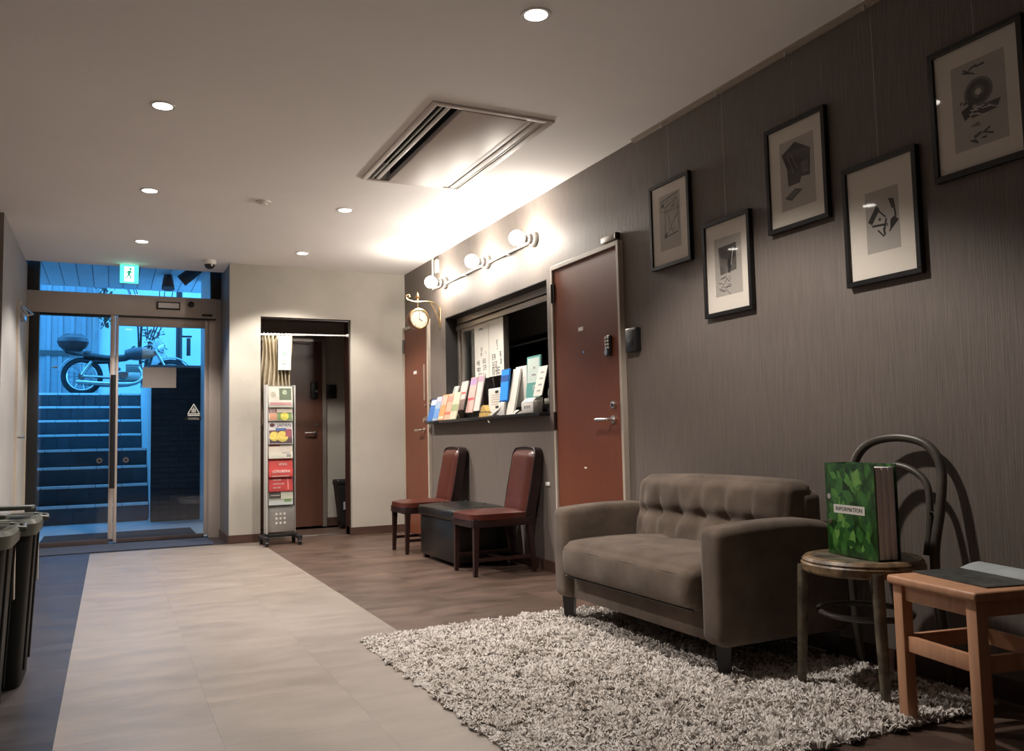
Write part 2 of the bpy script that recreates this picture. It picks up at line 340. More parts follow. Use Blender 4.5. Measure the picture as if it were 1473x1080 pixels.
# ------------------------------------------------------------------ downlights
def downlight(x, y, label, i):
    t = thing('downlight', label, 'light', (x, y, H), group='recessed ceiling downlights')
    MB().lathe([(0.047, -0.004), (0.060, -0.004), (0.062, 0.0), (0.046, 0.0), (0.047, -0.004)], n=28).build('trim_ring', 'white', t, True)
    MB().lathe([(0.0, -0.0025), (0.045, -0.0025), (0.046, 0.0), (0.0, 0.0)], n=28).build('lens', 'lens', t, True)
    l = bpy.data.lights.new('downlight_lamp', 'SPOT'); l.energy = SPOT_W; l.color = SPOT_COL; l.spot_size = math.radians(120); l.spot_blend = 0.32; l.shadow_soft_size = 0.045
    lo = bpy.data.objects.new('lamp', l); COL.objects.link(lo); lo.parent = t; lo.location = (0, 0, -0.03)
P1 = [(0.214, 7.44, 'round downlight nearest the glass entrance, in line with the exit sign'), (0.214, 5.92, 'middle downlight of the left row over the beige strip'), (0.214, 4.39, 'nearest visible downlight of the left row over the beige strip'),
      (1.525, 7.43, 'small downlight in front of the cream doorway wall'), (1.525, 5.92, 'downlight between the air conditioner and the cream end wall'), (1.517, 2.856, 'largest downlight at the top edge, before the air conditioner')]
for i, (x, y, lb) in enumerate(P1): downlight(x, y, lb, i)

# smoke detector
t = thing('smoke_detector', 'small white round smoke detector on the ceiling', 'detector', (0.945, 5.915, H))
MB().lathe([(0.0, -0.022), (0.026, -0.022), (0.034, -0.012)], n=24).build('sensor_cap', 'white', t, True)
MB().lathe([(0.034, -0.012), (0.05, -0.009), (0.052, 0.0), (0.0, 0.0)], n=24).build('base', 'white', t, True)
# dome camera
t = thing('dome_camera', 'white security camera with a black dome on the ceiling by the entrance', 'camera', (0.80, 8.0, H))
MB().lathe([(0.0, 0.0), (0.055, 0.0), (0.058, -0.012), (0.054, -0.042), (0.0, -0.042)], n=24).build('housing', 'white', t, True)
MB().lathe([(0.046, -0.042), (0.045, -0.052), (0.036, -0.070), (0.02, -0.080), (0.0, -0.083)], n=24).build('dome', 'black', t, True)
MB().lathe([(0.0, 0.0), (0.009, 0.001), (0.009, 0.006), (0.0, 0.008)], (0.015, -0.042, -0.052), (0.2, -1, -0.3), 12).build('lens', 'white', t, True)

# ------------------------------------------------------------------ ceiling air conditioner
AX0, AX1, AY0, AY1 = 1.43, 2.125, 3.812, 5.15; AZ = H - 0.028
ac = thing('air_conditioner', 'wide beige ceiling air conditioner with two long black slots', 'air conditioner', (1.78, 4.48, H))
def acb(name, mat, x0, x1, y0, y1, z0, z1, bev=0.0):
    return B(name, mat, ac, x0 - 1.78, x1 - 1.78, y0 - 4.48, y1 - 4.48, z0 - H, z1 - H, bev=bev)
acm = PM('beige_painted_panel', (0.70, 0.645, 0.60), 0.5, var=0.02, spec=0.35)
m = MB()
for a in ((AX0, AX0 + 0.036, AY0, AY1), (AX1 - 0.042, AX1, AY0, AY1), (AX0 + 0.036, AX1 - 0.042, AY0, AY0 + 0.035), (AX0 + 0.036, AX1 - 0.042, AY1 - 0.035, AY1)):
    m.box(a[0] - 1.78, a[1] - 1.78, a[2] - 4.48, a[3] - 4.48, -0.012, 0.0, bev=0.004)
m.build('frame', acm, ac, True)
acb('duct_back', 'dark', AX0 + 0.035, AX0 + 0.19, AY0 + 0.03, AY1 - 0.03, H + 0.11, H + 0.12)
acb('duct_back', 'dark', AX1 - 0.17, AX1 - 0.03, AY0 + 0.03, AY1 - 0.03, H + 0.11, H + 0.12)
for x_ in (AX0 + 0.035, AX0 + 0.186, AX1 - 0.17, AX1 - 0.031): acb('duct_side', 'dark', x_, x_ + 0.004, AY0 + 0.032, AY1 - 0.032, H + 0.001, H + 0.11)
acb('louver', 'white', AX0 + 0.064, AX0 + 0.070, AY0 + 0.036, AY1 - 0.036, H - 0.008, H + 0.004, 0.002)
acb('louver', 'white', AX0 + 0.088, AX0 + 0.114, AY0 + 0.036, AY1 - 0.036, H - 0.008, H - 0.002, 0.002)
acb('louver', acm, AX1 - 0.100, AX1 - 0.062, AY0 + 0.036, AY1 - 0.036, H - 0.009, H + 0.006, 0.003)
acb('louver', 'white', AX1 - 0.054, AX1 - 0.047, AY0 + 0.036, AY1 - 0.036, H - 0.008, H + 0.02, 0.002)
acb('lip', acm, AX1 - 0.150, AX1 - 0.108, AY0 + 0.036, AY1 - 0.036, H - 0.006, H + 0.012, 0.003)
acb('intake_panel', acm, AX0 + 0.172, AX1 - 0.152, AY0 + 0.034, AY1 - 0.034, H - 0.016, H + 0.02, 0.004)

# ================================================================== ENTRANCE
E_ = thing('door_1', 'glazed automatic entrance door with metal header and transom', 'door', (0, YG, 0), kind='structure')
def eb(name, mat, x0, x1, z0, z1, y0=-0.03, y1=0.03, bev=0.003): return B(name, mat, E_, x0, x1, y0, y1, z0, z1, bev=bev)
eb('header', 'header', XL, 0.935, 2.155, 2.355, -0.05, 0.06)
eb('header_shadow_gap', 'black', 0.055, 0.935, 2.143, 2.157, -0.045, 0.04, 0)
eb('jamb', 'black', XL, -0.600, 0, 2.155, -0.04, 0.05)
eb('jamb', 'black', XL, -0.605, 2.355, 2.80, -0.04, 0.05)
eb('jamb', 'header', 0.872, 0.985, 0, 2.355, -0.02, 0.06)
eb('jamb', 'blackm', 0.885, 0.985, 2.355, 2.80, -0.02, 0.06)
eb('fixed_panel_rail', 'blackm', -0.60, -0.005, 2.135, 2.157)
eb('bottom_rail', 'brownmat', -0.60, -0.005, 0.0, 0.05, -0.03, 0.03)
eb('post', 'header', -0.012, 0.030, 0.05, 2.155, -0.035, 0.03)
eb('door_stile', 'header', 0.032, 0.060, 0.03, 2.143, -0.02, 0.02)
eb('door_stile', 'header', 0.832, 0.872, 0.03, 2.143, -0.02, 0.02)
eb('door_top_rail', 'header', 0.060, 0.832, 2.060, 2.143, -0.02, 0.02)
eb('door_bottom_rail', 'brownmat', 0.060, 0.832, 0.012, 0.045, -0.02, 0.02)
eb('floor_track', 'steel', 0.03, 0.88, 0.0, 0.006, 0.055, 0.075, 0)
eb('pane', 'glass', -0.60, -0.012, 0.05, 2.135, -0.004, 0.004, 0)
eb('pane', 'glass', 0.060, 0.832, 0.045, 2.060, -0.004, 0.004, 0)
eb('transom_pane', 'glass', -0.605, 0.885, 2.355, 2.80, -0.004, 0.004, 0)
m = MB(); m.tube([(0.018, -0.08, 0.52), (0.018, -0.08, 1.58)], 0.022, 14); m.build('pull_bar', 'blackm', E_, True)
for z in (0.62, 1.48): MB().cyl((0.018, -0.08, z), (0.018, -0.03, z), 0.009, n=10).build('bar_mount', 'chrome', E_, True)
for x in (-0.09, 0.135):
    lk = MB().cyl((x, -0.012, 0.78), (x, -0.003, 0.78), 0.026, n=20).build('lock_rose', 'steel', E_, True)
    o = MB().cyl((x, -0.017, 0.78), (x, -0.011, 0.78), 0.011, n=12).build('cylinder', 'blackm', lk, True)
sn = eb('door_sensor', 'black', 0.39, 0.60, 2.225, 2.300, -0.075, -0.05, 0.004)
o = MB().box(0.402, 0.588, -0.079, -0.074, 2.238, 2.288, bev=0.002).build('sensor_window', acm, sn)
sc_ = MB().cyl((0.70, -0.07, 2.285), (0.70, -0.05, 2.285), 0.03, n=16).build('header_camera', 'blackm', E_, True)
MB().lathe([(0.0, -0.035), (0.02, -0.03), (0.03, -0.012), (0.03, 0.0)], (0.70, -0.07, 2.285), (0, 1, 0.3), 14).build('dome', 'black', sc_, True)
eb('bracket', 'blackm', 0.80, 0.90, 2.175, 2.195, -0.06, -0.05, 0.002)
# warning mark on the glass
wmk = MB()
def ring_tri(mb, cx, cz, s, w, y):
    for k in range(3):
        a = PI / 2 + k * 2 * PI / 3; b = a + 2 * PI / 3
        mb.prism([(cx + s * math.cos(a), cz + s * math.sin(a)), (cx + s * math.cos(b), cz + s * math.sin(b)), (cx + (s - w) * math.cos(b), cz + (s - w) * math.sin(b)), (cx + (s - w) * math.cos(a), cz + (s - w) * math.sin(a))], lambda p, q, d: (p, d, q), y, y - 0.0006)
ring_tri(wmk, 0.735, 1.245, 0.070, 0.016, -0.0045)
for dx in (-0.014, 0.0, 0.014): wmk.box(0.735 + dx - 0.0045, 0.735 + dx + 0.0045, -0.0052, -0.0045, 1.225, 1.262 if dx else 1.275)
wmk.box(0.680, 0.790, -0.0052, -0.0045, 1.192, 1.204)
wmk.build('triangle_sticker', 'paper', E_)
scribble('sticker_lettering', 7, 0.018, 'paper', E_, basis((1, 0, 0), (0, 0, 1), (0.735, -0.0052, 1.165)), 5)
eb('sticker_plate', 'black', 0.655, 0.805, 1.150, 1.180, -0.0048, -0.0042, 0)
nt_ = tag(B('notice_sheet', PM('grey_beige_card', (0.20, 0.175, 0.16), 0.7, var=0.03), None, 0.271, 0.572, YG - 0.007, YG - 0.005, 1.466, 1.665), 'plain grey card stuck on the glass entrance door', 'notice')
# wall closing the building above and beside the entrance
m = MB(); m.box(XL - 0.4, 1.4, 8.55, 8.95, 2.80, 2.95).box(XL - 0.12, XL - 0.005, 8.90, 8.96, 0, 2.9).box(0.99, 1.30, 8.90, 8.96, 0, 2.9).box(XN - 0.1, XL - 0.12, 6.98, 7.1, 0, H)
m.box(XL - 0.4, 1.4, 8.53, 8.56, H + 0.135, 2.95)
tag(m.build('wall_lintel', 'darkwall'), 'dark lintel over the entrance transom', 'wall', kind='structure')
# exit sign
ex = thing('exit_sign', 'lit green exit sign with a running figure above the entrance', 'exit sign', (0.139, 8.45, 2.505))
B('housing', 'white', ex, -0.08, 0.08, 0.004, 0.03, -0.088, 0.086, bev=0.004)
B('lit_panel', EM('exit_green_glow', (0.05, 0.95, 0.62), 2.2, (0.1, 0.6, 0.4)), ex, -0.077, 0.077, 0.0, 0.005, -0.084, 0.083)
B('white_field', EM('exit_white_glow', (0.72, 1.0, 0.90), 2.0, (0.8, 0.9, 0.85)), ex, -0.042, 0.040, -0.0015, 0.0005, -0.070, 0.070)
m = MB(); fn = lambda a, b, d: (a, d, b)
m.prism([(0.010 + 0.011 * math.cos(k * PI / 5), 0.048 + 0.011 * math.sin(k * PI / 5)) for k in range(10)], fn, -0.0022, -0.001)
for poly in ([(-0.012, 0.030), (0.010, 0.035), (0.016, 0.028), (0.004, -0.010), (-0.012, -0.006)], [(0.010, 0.030), (0.030, 0.012), (0.026, 0.006), (0.008, 0.020)], [(-0.010, 0.030), (-0.030, 0.010), (-0.025, 0.005), (-0.006, 0.020)],
             [(-0.002, -0.006), (0.018, -0.018), (0.014, -0.046), (0.006, -0.046), (0.008, -0.022), (-0.012, -0.012)], [(-0.012, -0.004), (-0.004, -0.010), (-0.014, -0.034), (-0.034, -0.044), (-0.036, -0.036), (-0.020, -0.030)]):
    m.prism(poly, fn, -0.0022, -0.001)
m.build('running_figure', EM('exit_dark_green', (0.0, 0.35, 0.2), 0.8, (0.0, 0.25, 0.15)), ex)
# mats
mt1 = tag(MB().box(-0.62, 0.865, 8.13, 8.70, 0.0005, 0.010, bev=0.004).build('entrance_mat', 'navymat'), 'navy ribbed door mat inside the glass entrance', 'mat')
mt2 = tag(MB().box(-0.60, 0.80, 8.98, 9.86, 0.0005, 0.012, bev=0.004).build('entrance_mat', 'brownmat'), 'dark brown door mat outside behind the glass door', 'mat')

# left side door
d4 = thing('door_2', 'pale side door with a metal closer in the left wall', 'door', (XL, 8.3, 0), kind='structure')
m = MB(); m.box(0, 0.02, -0.44, -0.40, 0, 2.13).box(0, 0.02, 0.38, 0.42, 0, 2.13).box(0, 0.02, -0.40, 0.38, 2.09, 2.13); m.build('door_frame', 'frame_beige', d4)
B('door_leaf', 'whitewall', d4, 0.001, 0.008, -0.398, 0.378, 0.004, 2.088)
cl_ = B('door_closer', 'steel', d4, 0.008, 0.05, -0.36, -0.16, 1.98, 2.03, bev=0.006)
MB().tube([(0.05, -0.20, 2.03), (0.09, -0.08, 2.06), (0.03, -0.36, 2.09)], 0.008, 8).build('closer_arm', 'steel', cl_, True)
MB().tube([(0.008, -0.34, 1.0), (0.05, -0.34, 1.0), (0.055, -0.24, 1.0)], 0.008, 8).build('handle', 'steel', d4, True)

# ================================================================== OUTSIDE
tag(MB().box(-2.2, 2.4, 8.95, 11.35, -0.15, 0.0).build('ground_landing', PM('pale_outdoor_paving', (0.66, 0.66, 0.65), 0.35, var=0.12, vs=5)), 'pale paved landing at the foot of the outdoor steps', 'ground', kind='structure')
RS = 0.222
st = thing('stairs_outside', 'dark outdoor staircase with pale edges rising to the street', 'stairs', (0, 11.3, 0), kind='structure')
YS = [11.32, 11.62, 11.92, 12.22, 14.2, 14.45, 14.7, 14.95]
for k, y in enumerate(YS):
    x1 = 0.435
    yn = YS[k + 1] if k < 7 else 15.3
    B('step', 'steptile', st, -1.05, x1, y - 11.3, yn - 11.3 + 0.05, RS * k - 0.05, RS * (k + 1) - 0.012)
    for j in range(5):
        a = -1.05 + (x1 + 1.05) * j / 5
        B('nosing', 'nosing', st, a + 0.003, a + (x1 + 1.05) / 5 - 0.003, y - 11.315, y - 11.25, RS * (k + 1) - 0.034, RS * (k + 1), bev=0.003, seg=1)
    n = 9
    tw = (x1 + 1.05) / n
    for j in range(n):
        B('riser_tile', 'steptile', st, -1.05 + tw * j + 0.003, -1.05 + tw * (j + 1) - 0.003, y - 11.308, y - 11.298, RS * k + 0.004, RS * (k + 1) - 0.037)
# dark brick planter wall right of the steps
bw = thing('wall_brick_outside', 'dark brick wall beside the outdoor steps', 'wall', (0.44, 11.0, 0), kind='structure')
B('core', 'plaster', bw, 0.0, 0.95, 0.012, 3.95, 0.0, 1.86)
me_b = MB().box(-0.1025, 0.1025, -0.012, 0.0, -0.029, 0.029, bev=0.003, seg=1).build('brick', 'brick'); bd = me_b.data; bpy.data.objects.remove(me_b)
me_h = MB().box(-0.05, 0.05, -0.012, 0.0, -0.029, 0.029, bev=0.003, seg=1).build('brick', 'brick'); hd = me_h.data; bpy.data.objects.remove(me_h)
for r in range(29):
    z = 0.035 + r * 0.064
    x = 0.0 if r % 2 == 0 else -0.105
    while x < 0.56:
        a = max(0.0, x); b_ = x + 0.205
        o = bpy.data.objects.new('brick', bd if x >= 0 else hd); COL.objects.link(o); o.parent = bw; o.location = ((x + 0.1025) if x >= 0 else 0.05, 0.012, z); x += 0.21
B('mortar', 'dark', bw, 0.0, 0.60, 0.008, 0.0125, 0, 1.86); B('coping', 'concrete', bw, -0.01, 0.96, -0.01, 3.95, 1.86, 1.89)
m = MB(); m.box(1.0, 1.12, 8.96, 11.0, 0, 2.95)
tag(m.build('wall_outside_right', 'plaster'), 'pale plaster side wall outside right of the glass door', 'wall', kind='structure')
tag(MB().box(-1.20, -1.05, 8.96, 15.0, 0, 2.95).build('wall_outside_left', 'plaster'), 'pale plaster side wall left of the outdoor steps', 'wall', kind='structure')
# soffit boards + upper storey
sf = thing('ceiling_outside', 'boarded soffit over the outdoor steps', 'soffit', (0, 9.0, 2.96), kind='structure')
for k in range(16):
    a = -1.2 + k * 0.165
    B('board', 'soffit', sf, a + 0.004, a + 0.161, 0.0, 2.85, -0.012, 0.0)
B('soffit_back', 'dark', sf, -1.2, 1.45, 0.0, 2.85, 0.0, 0.05)
tag(MB().box(-3.5, 4.2, 8.6, 11.8, 3.02, 8.0).build('wall_upper_storey', 'plaster'), 'upper storey of the building above the entrance', 'wall', kind='structure')
tag(MB().box(-14, 16, 14.95 - 0.0, 30, 1.55, RS * 8 - 0.002).build('ground_street', PM('asphalt', (0.20, 0.20, 0.20), 0.85, var=0.15, vs=8, bump=0.2, bs=80)), 'pale street surface at the top of the outdoor steps', 'ground', kind='structure')
# house across the street
ZS = RS * 8
hs = thing('house', 'pale house with grey ribbed siding across the street', 'building', (0, 18.2, ZS))
B('wall', 'plaster', hs, -6.0, 8.0, 0.0, 4.0, 0.0, 7.5)
B('siding_back', 'shutter', hs, -6.0, -0.36, -0.05, 0.0, 0.12, 2.35)
for k in range(28):
    x = -5.9 + k * 0.199
    if x < -0.42: B('siding_rib', 'shutter', hs, x, x + 0.075, -0.085, -0.05, 0.12, 2.35, bev=0.008, seg=1)
B('siding_band', PM('dark_band', (0.07, 0.065, 0.06), 0.6), hs, -6.0, -0.36, -0.10, -0.05, 0.90, 1.0)
B('plinth', 'concrete', hs, -6.0, 8.0, -0.06, 0.0, 0.0, 0.12)
w_ = B('window', 'alu', hs, -1.9, -0.95, -0.06, 0.02, 2.75, 3.6); MB().box(-1.85, -1.0, -0.065, -0.055, 2.8, 3.55).build('pane', 'dark', w_)
B('downpipe', 'concrete', hs, -0.31, -0.23, -0.09, 0.0, 0.0, 7.4, bev=0.02)
# creeper on the house wall
def leaf_cloud(name, n, fn, size, mat, parent=None):
    m = MB()
    for _ in range(n):
        p = Vector(fn()); a = Vector((random.gauss(0, 1), random.gauss(0, 1), random.gauss(0, 1))).normalized(); b = a.orthogonal().normalized(); s = size * random.uniform(0.6, 1.3)
        q = [p, p + a * s * 0.5 + b * s * 0.3, p + a * s, p + a * s * 0.5 - b * s * 0.3]
        m.bm.faces.new([m.bm.verts.new(v) for v in q])
    return m.build(name, mat, parent)
lfm = PM('dark_leaves', (0.035, 0.06, 0.035), 0.6, var=0.4, vs=20)
cr = thing('hanging_plant', 'dark hanging plant against the pale house wall', 'plant', (-0.12, 17.80, ZS + 1.5))
MB().tube(spline([(0, 0, 1.6), (0.02, -0.02, 1.0), (-0.03, -0.04, 0.5), (0.0, -0.03, 0.0)], 5), 0.02, 6).build('stem', 'chairwood', cr, True)
o = leaf_cloud('foliage', 260, lambda: (random.gauss(0, 0.07), random.gauss(-0.06, 0.03), random.uniform(-0.05, 1.6)), 0.11, lfm, cr); o['kind'] = 'stuff'
# pole with hanging sign
pl = thing('street_pole', 'dark street pole with a small hanging sign behind the brick wall', 'pole', (1.13, 16.6, ZS))
MB().cyl((0, 0, 0), (0, 0, 5.0), 0.055, n=14).build('pole', 'blackm', pl, True)
MB().tube([(0, 0, 1.16), (0.22, 0, 1.16)], 0.018, 8).build('arm', 'blackm', pl, True)
B('hanging_sign', 'black', pl, 0.13, 0.20, -0.015, 0.015, 0.80, 1.13, bev=0.006)
# folded white cover behind the motorcycle
cv = MB()
def cvf(u, v):
    a = u * 2 * PI; r = 0.06 + 0.24 * (1 - v) ** 0.8 + 0.02 * math.sin(5 * a) * (1 - v)
    return (0.78 + r * math.cos(a) * 0.75 - 0.03 * v, 16.15 + r * 0.5 * math.sin(a), ZS + 1.05 * v)
tag(cv.grid(cvf, 40, 16, True).build('folded_parasol', PM('pale_canvas', (0.55, 0.55, 0.54), 0.9, var=0.3, vs=9), None, True, solid=0.01), 'pale folded canvas parasol standing behind the motorcycle', 'parasol')
leaf_b = thing('bare_shrub', 'thin bare branches rising beyond the parked motorcycle', 'shrub', (0.55, 17.4, ZS))
for k in range(7):
    a = random.uniform(-0.4, 0.5); MB().tube(spline([(0, 0, 0), (a * 0.3, 0, 0.9), (a * 0.9 + 0.1, random.uniform(-.2, .2), 1.7), (a * 1.6, 0, 2.5)], 5), [0.02 - 0.0009 * i for i in range(16)], 5).build('branch', 'chairwood', leaf_b, True)
o = leaf_cloud('foliage', 160, lambda: (random.gauss(0.18, 0.09), random.gauss(0, 0.1), random.uniform(0.7, 1.35)), 0.10, lfm, leaf_b); o['kind'] = 'stuff'
# spotlights under the soffit
for i, (x, y, z, d, lb) in enumerate([(0.80, 9.40, 2.93, (-0.5, 0.1, -0.42), 'black cylinder spotlight hanging under the soffit, tilted left'), (0.60, 10.7, 2.93, (0, -0.15, -0.6), 'small black lamp under the soffit above the door sensor')]):
    t = thing('outdoor_spotlight', lb, 'spotlight', (x, y, z)); dv = Vector(d).normalized(); s = 1.25 if i == 0 else 0.55
    MB().cyl((0, 0, 0), (0, 0, 0.02), 0.05, n=16).build('base', 'black', t, True)
    MB().tube([(0, 0, 0), (0, 0, -0.10 * s)], 0.014, 8).build('arm', 'black', t, True)
    p = Vector((0, 0, -0.13 * s)); MB().cyl(p - dv * 0.06, p + dv * 0.15 * s, 0.055, 0.066 if i == 0 else 0.075, 18).build('housing', 'black', t, True)

# ---- motorcycle (local: x forward, z up; rear axle at x=0)
mo = thing('motorcycle', 'parked black motorcycle with a round top case at the top of the steps', 'motorcycle', (-0.44, 15.62, ZS))
RW = 0.315
tyre = PM('tyre_rubber', (0.02, 0.02, 0.022), 0.8)
bikep = PM('dark_bike_paint', (0.03, 0.03, 0.035), 0.25, coat=0.4); bikeo = PM('orange_tank_paint', (0.55, 0.12, 0.05), 0.25, coat=0.5)
for xc in (0.0, 1.38):
    wh = MB().tube([(xc + (RW - 0.04) * math.cos(a * PI / 20), 0, RW + (RW - 0.04) * math.sin(a * PI / 20)) for a in range(40)], 0.042, 10, closed=True).build('wheel', tyre, mo, True)
    MB().tube([(xc + (RW - 0.085) * math.cos(a * PI / 20), 0, RW + (RW - 0.085) * math.sin(a * PI / 20)) for a in range(40)], 0.018, 8, closed=True).build('rim', 'chrome', wh, True)
    m = MB()
    for a in range(18):
        t_ = a * PI / 9; m.cyl((xc, 0.02 * (-1) ** a, RW), (xc + (RW - 0.085) * math.cos(t_), 0, RW + (RW - 0.085) * math.sin(t_)), 0.004, n=5)
    m.build('spokes', 'chrome', wh)
    MB().cyl((xc, -0.06, RW), (xc, 0.06, RW), 0.06, n=16).build('hub', 'chrome', wh, True)
for xc, a0, a1 in ((0, 0.25, 0.95), (1.38, 0.2, 0.85)):
    m = MB(); m.grid(lambda u, v: (xc + (RW + 0.035) * math.cos(PI * (a0 + (a1 - a0) * u)), (v - 0.5) * 0.13, RW + 0.01 + (RW + 0.035 - 0.06 * (v - 0.5) ** 2 * 4 * 0.3) * math.sin(PI * (a0 + (a1 - a0) * u))), 20, 7)
    m.build('fender', 'chrome', mo, True, solid=0.006)
fr = MB(); fr.tube(spline([(-0.05, 0.12, 0.72), (0.35, 0.10, 0.70), (0.85, 0.05, 0.80), (1.10, 0.02, 0.86)], 5), 0.018, 8); fr.tube(spline([(-0.05, -0.12, 0.72), (0.35, -0.10, 0.70), (0.85, -0.05, 0.80), (1.10, -0.02, 0.86)], 5), 0.018, 8)
fr.tube([(1.08, 0, 0.84), (1.0, 0, 0.45), (0.85, 0, 0.25), (0.45, 0, 0.25), (0.40, 0, 0.70)], 0.02, 8); fr.build('frame', 'blackm', mo, True)
for s in (-1, 1):
    MB().tube([(0, 0.1 * s, RW), (0.45, 0.1 * s, 0.30)], 0.022, 8).build('swingarm', 'chrome', mo, True)
    MB().tube([(0.0, 0.12 * s, RW + 0.02), (0.14, 0.12 * s, 0.70)], 0.028, 10).build('shock', 'chrome', mo, True)
    MB().tube([(1.38, 0.07 * s, RW), (1.12, 0.07 * s, 0.92)], 0.022, 10).build('fork', 'chrome', mo, True)
    MB().tube(spline([(1.10, 0.03 * s, 0.95), (1.08, 0.14 * s, 1.03), (1.02, 0.30 * s, 1.05), (0.94, 0.37 * s, 1.02)], 5), 0.013, 8).build('handlebar', 'chrome', mo, True)
    mr_ = MB().tube([(1.02, 0.28 * s, 1.05), (0.98, 0.33 * s, 1.20)], 0.006, 6).build('mirror_stalk', 'blackm', mo, True)
    MB().lathe([(0, -0.012), (0.05, -0.008), (0.06, 0), (0.05, 0.01), (0, 0.012)], (0.98, 0.33 * s, 1.24), (1, 0, 0.1), 16).build('mirror', 'black', mr_, True)
    MB().tube(spline([(0.86, 0.12 * s, 0.48), (0.92, 0.15 * s, 0.33), (0.78, 0.16 * s, 0.20), (0.3, 0.17 * s, 0.19), (-0.08, 0.17 * s, 0.22)], 5), [0.02] * 11 + [0.03, 0.036, 0.038, 0.038, 0.038, 0.038, 0.036, 0.036, 0.034, 0.03], 10).build('exhaust', 'chrome', mo, True)
m = MB(); m.grid(lambda u, v: (lambda a, x: (x, 0.13 * math.cos(a) * (0.7 + 0.3 * math.sin(PI * min(1, u * 1.1))), 0.78 + 0.02 * math.cos(u * 5) + 0.06 * math.sin(a)))(2 * PI * v, 0.02 + 0.66 * u), 16, 17); m.build('seat', 'blackleather', mo, True)
m = MB(); m.grid(lambda u, v: (lambda a, s_: (0.64 + 0.50 * u, 0.145 * s_ * math.cos(a), 0.84 + 0.03 * u + 0.11 * s_ * math.sin(a)))(2 * PI * v, max(0.02, math.sin(PI * min(0.97, 0.12 + 0.86 * u)) ** 0.55)), 18, 21); tk = m.build('fuel_tank', bikeo, mo, True)
m = MB(); m.grid(lambda u, v: (lambda a, s_: (0.64 + 0.27 * u, 0.149 * s_ * math.cos(a), 0.842 + 0.017 * u + 0.114 * s_ * math.sin(a)))(2 * PI * v, max(0.02, math.sin(PI * min(0.97, 0.12 + 0.46 * u)) ** 0.55)), 12, 21); m.build('tank_rear_panel', bikep, tk, True)
en = MB().box(0.50, 0.92, -0.14, 0.14, 0.24, 0.45, bev=0.05, seg=3).build('engine', 'alu', mo, True)
for s in (-1, 1): MB().cyl((0.62, 0.14 * s, 0.36), (0.62, 0.19 * s, 0.36), 0.10, 0.08, 20).build('engine_cover', 'chrome', en, True)
for k in range(7): B('cooling_fin', 'alu', mo, 0.66, 0.90, -0.11, 0.11, 0.46 + 0.032 * k, 0.474 + 0.032 * k)
MB().lathe([(0, -0.05), (0.06, -0.05), (0.075, 0), (0.06, 0.05), (0, 0.05)], (0.52, 0, 0.56), (0, 1, 0), 16).build('air_filter', 'chrome', mo, True)
MB().lathe([(0, -0.07), (0.05, -0.06), (0.085, 0.0), (0.09, 0.03), (0, 0.045)], (1.22, 0, 0.95), (1, 0, 0), 20).build('headlamp', 'chrome', mo, True)
MB().lathe([(0, -0.08), (0.02, -0.08), (0.03, -0.03), (0.03, 0.0), (0, 0.0)], (-0.36, -0.0, 0.60), (1, 0, 0), 12).build('tail_lamp', bikeo, mo, True)
MB().tube([(0.1, 0.1, 0.78), (-0.25, 0.1, 0.86), (-0.25, -0.1, 0.86), (0.1, -0.1, 0.78)], 0.012, 8).build('rack', 'blackm', mo, True)
tc_ = MB().lathe([(0, -0.13), (0.12, -0.125), (0.205, -0.05), (0.24, 0.03)], (-0.14, 0, 1.02), (0, 0, 1), 28).build('top_case', 'black', mo, True)
MB().lathe([(0.24, 0.03), (0.23, 0.09), (0.15, 0.16), (0, 0.18)], (-0.14, 0, 1.02), (0, 0, 1), 28).build('lid', PM('grey_case_lid', (0.05, 0.05, 0.055), 0.25), tc_, True)
MB().tube([(0.55, -0.10, 0.26), (0.50, -0.28, 0.0)], 0.012, 8).build('side_stand', 'blackm', mo, True)

for c_ in mo.children:
    if c_.name.split('.')[0] in ('wheel', 'fender', 'exhaust', 'swingarm', 'side_stand'): continue
    for o_ in [c_] + list(c_.children):
        k_ = o_.name.split('.')[0]
        for v in o_.data.vertices:
            if k_ in ('top_case', 'lid'): v.co.z -= 0.165
            elif v.co.z > 0.35: v.co.z -= 0.14 * min(1.0, (v.co.z - 0.35) / 0.25)

# ================================================================== RIGHT WALL: office door
d1 = thing('door_3', 'red brown laminate office door with lever handle and keypad lock beside the sofa', 'door', (W, 4.48, 0), kind='structure')
def db(p, name, mat, x0, x1, y0, y1, z0, z1, bev=0.0): return B(name, mat, p, x0, x1, y0, y1, z0, z1, bev=bev)
m = MB(); m.box(-0.036, 0, -0.422, -0.398, 0, 2.046, bev=0.002).box(-0.036, 0, 0.390, 0.414, 0, 2.046, bev=0.002).box(-0.036, 0, -0.398, 0.390, 2.018, 2.046, bev=0.002); m.build('door_frame', 'frame_beige', d1)
db(d1, 'door_leaf', 'doorbrown', -0.024, -0.002, -0.395, 0.387, 0.006, 2.015)
def lever(p, y, z, dirn, x=-0.024, mat='steel'):
    rs = MB().cyl((x - 0.008, y, z), (x, y, z), 0.024, n=20).build('handle_rose', mat, p, True)
    MB().tube(spline([(x - 0.006, y, z), (x - 0.045, y, z), (x - 0.052, y + 0.02 * dirn, z), (x - 0.052, y + 0.12 * dirn, z)], 5), [0.009] * 11 + [0.010, 0.011, 0.012, 0.012, 0.011], 10).build('lever', mat, rs, True)
lever(d1, -0.305, 1.0, 1)
dl_ = MB().cyl((-0.034, -0.31, 1.086), (-0.024, -0.31, 1.086), 0.022, n=20).build('deadbolt', 'steel', d1, True); MB().box(-0.046, -0.034, -0.314, -0.306, 1.074, 1.098, bev=0.002).build('thumb_turn', 'chrome', dl_)
kp = MB().box(-0.044, -0.024, -0.315, -0.262, 1.375, 1.50, bev=0.018, seg=3).build('keypad_lock', 'blackm', d1, True)
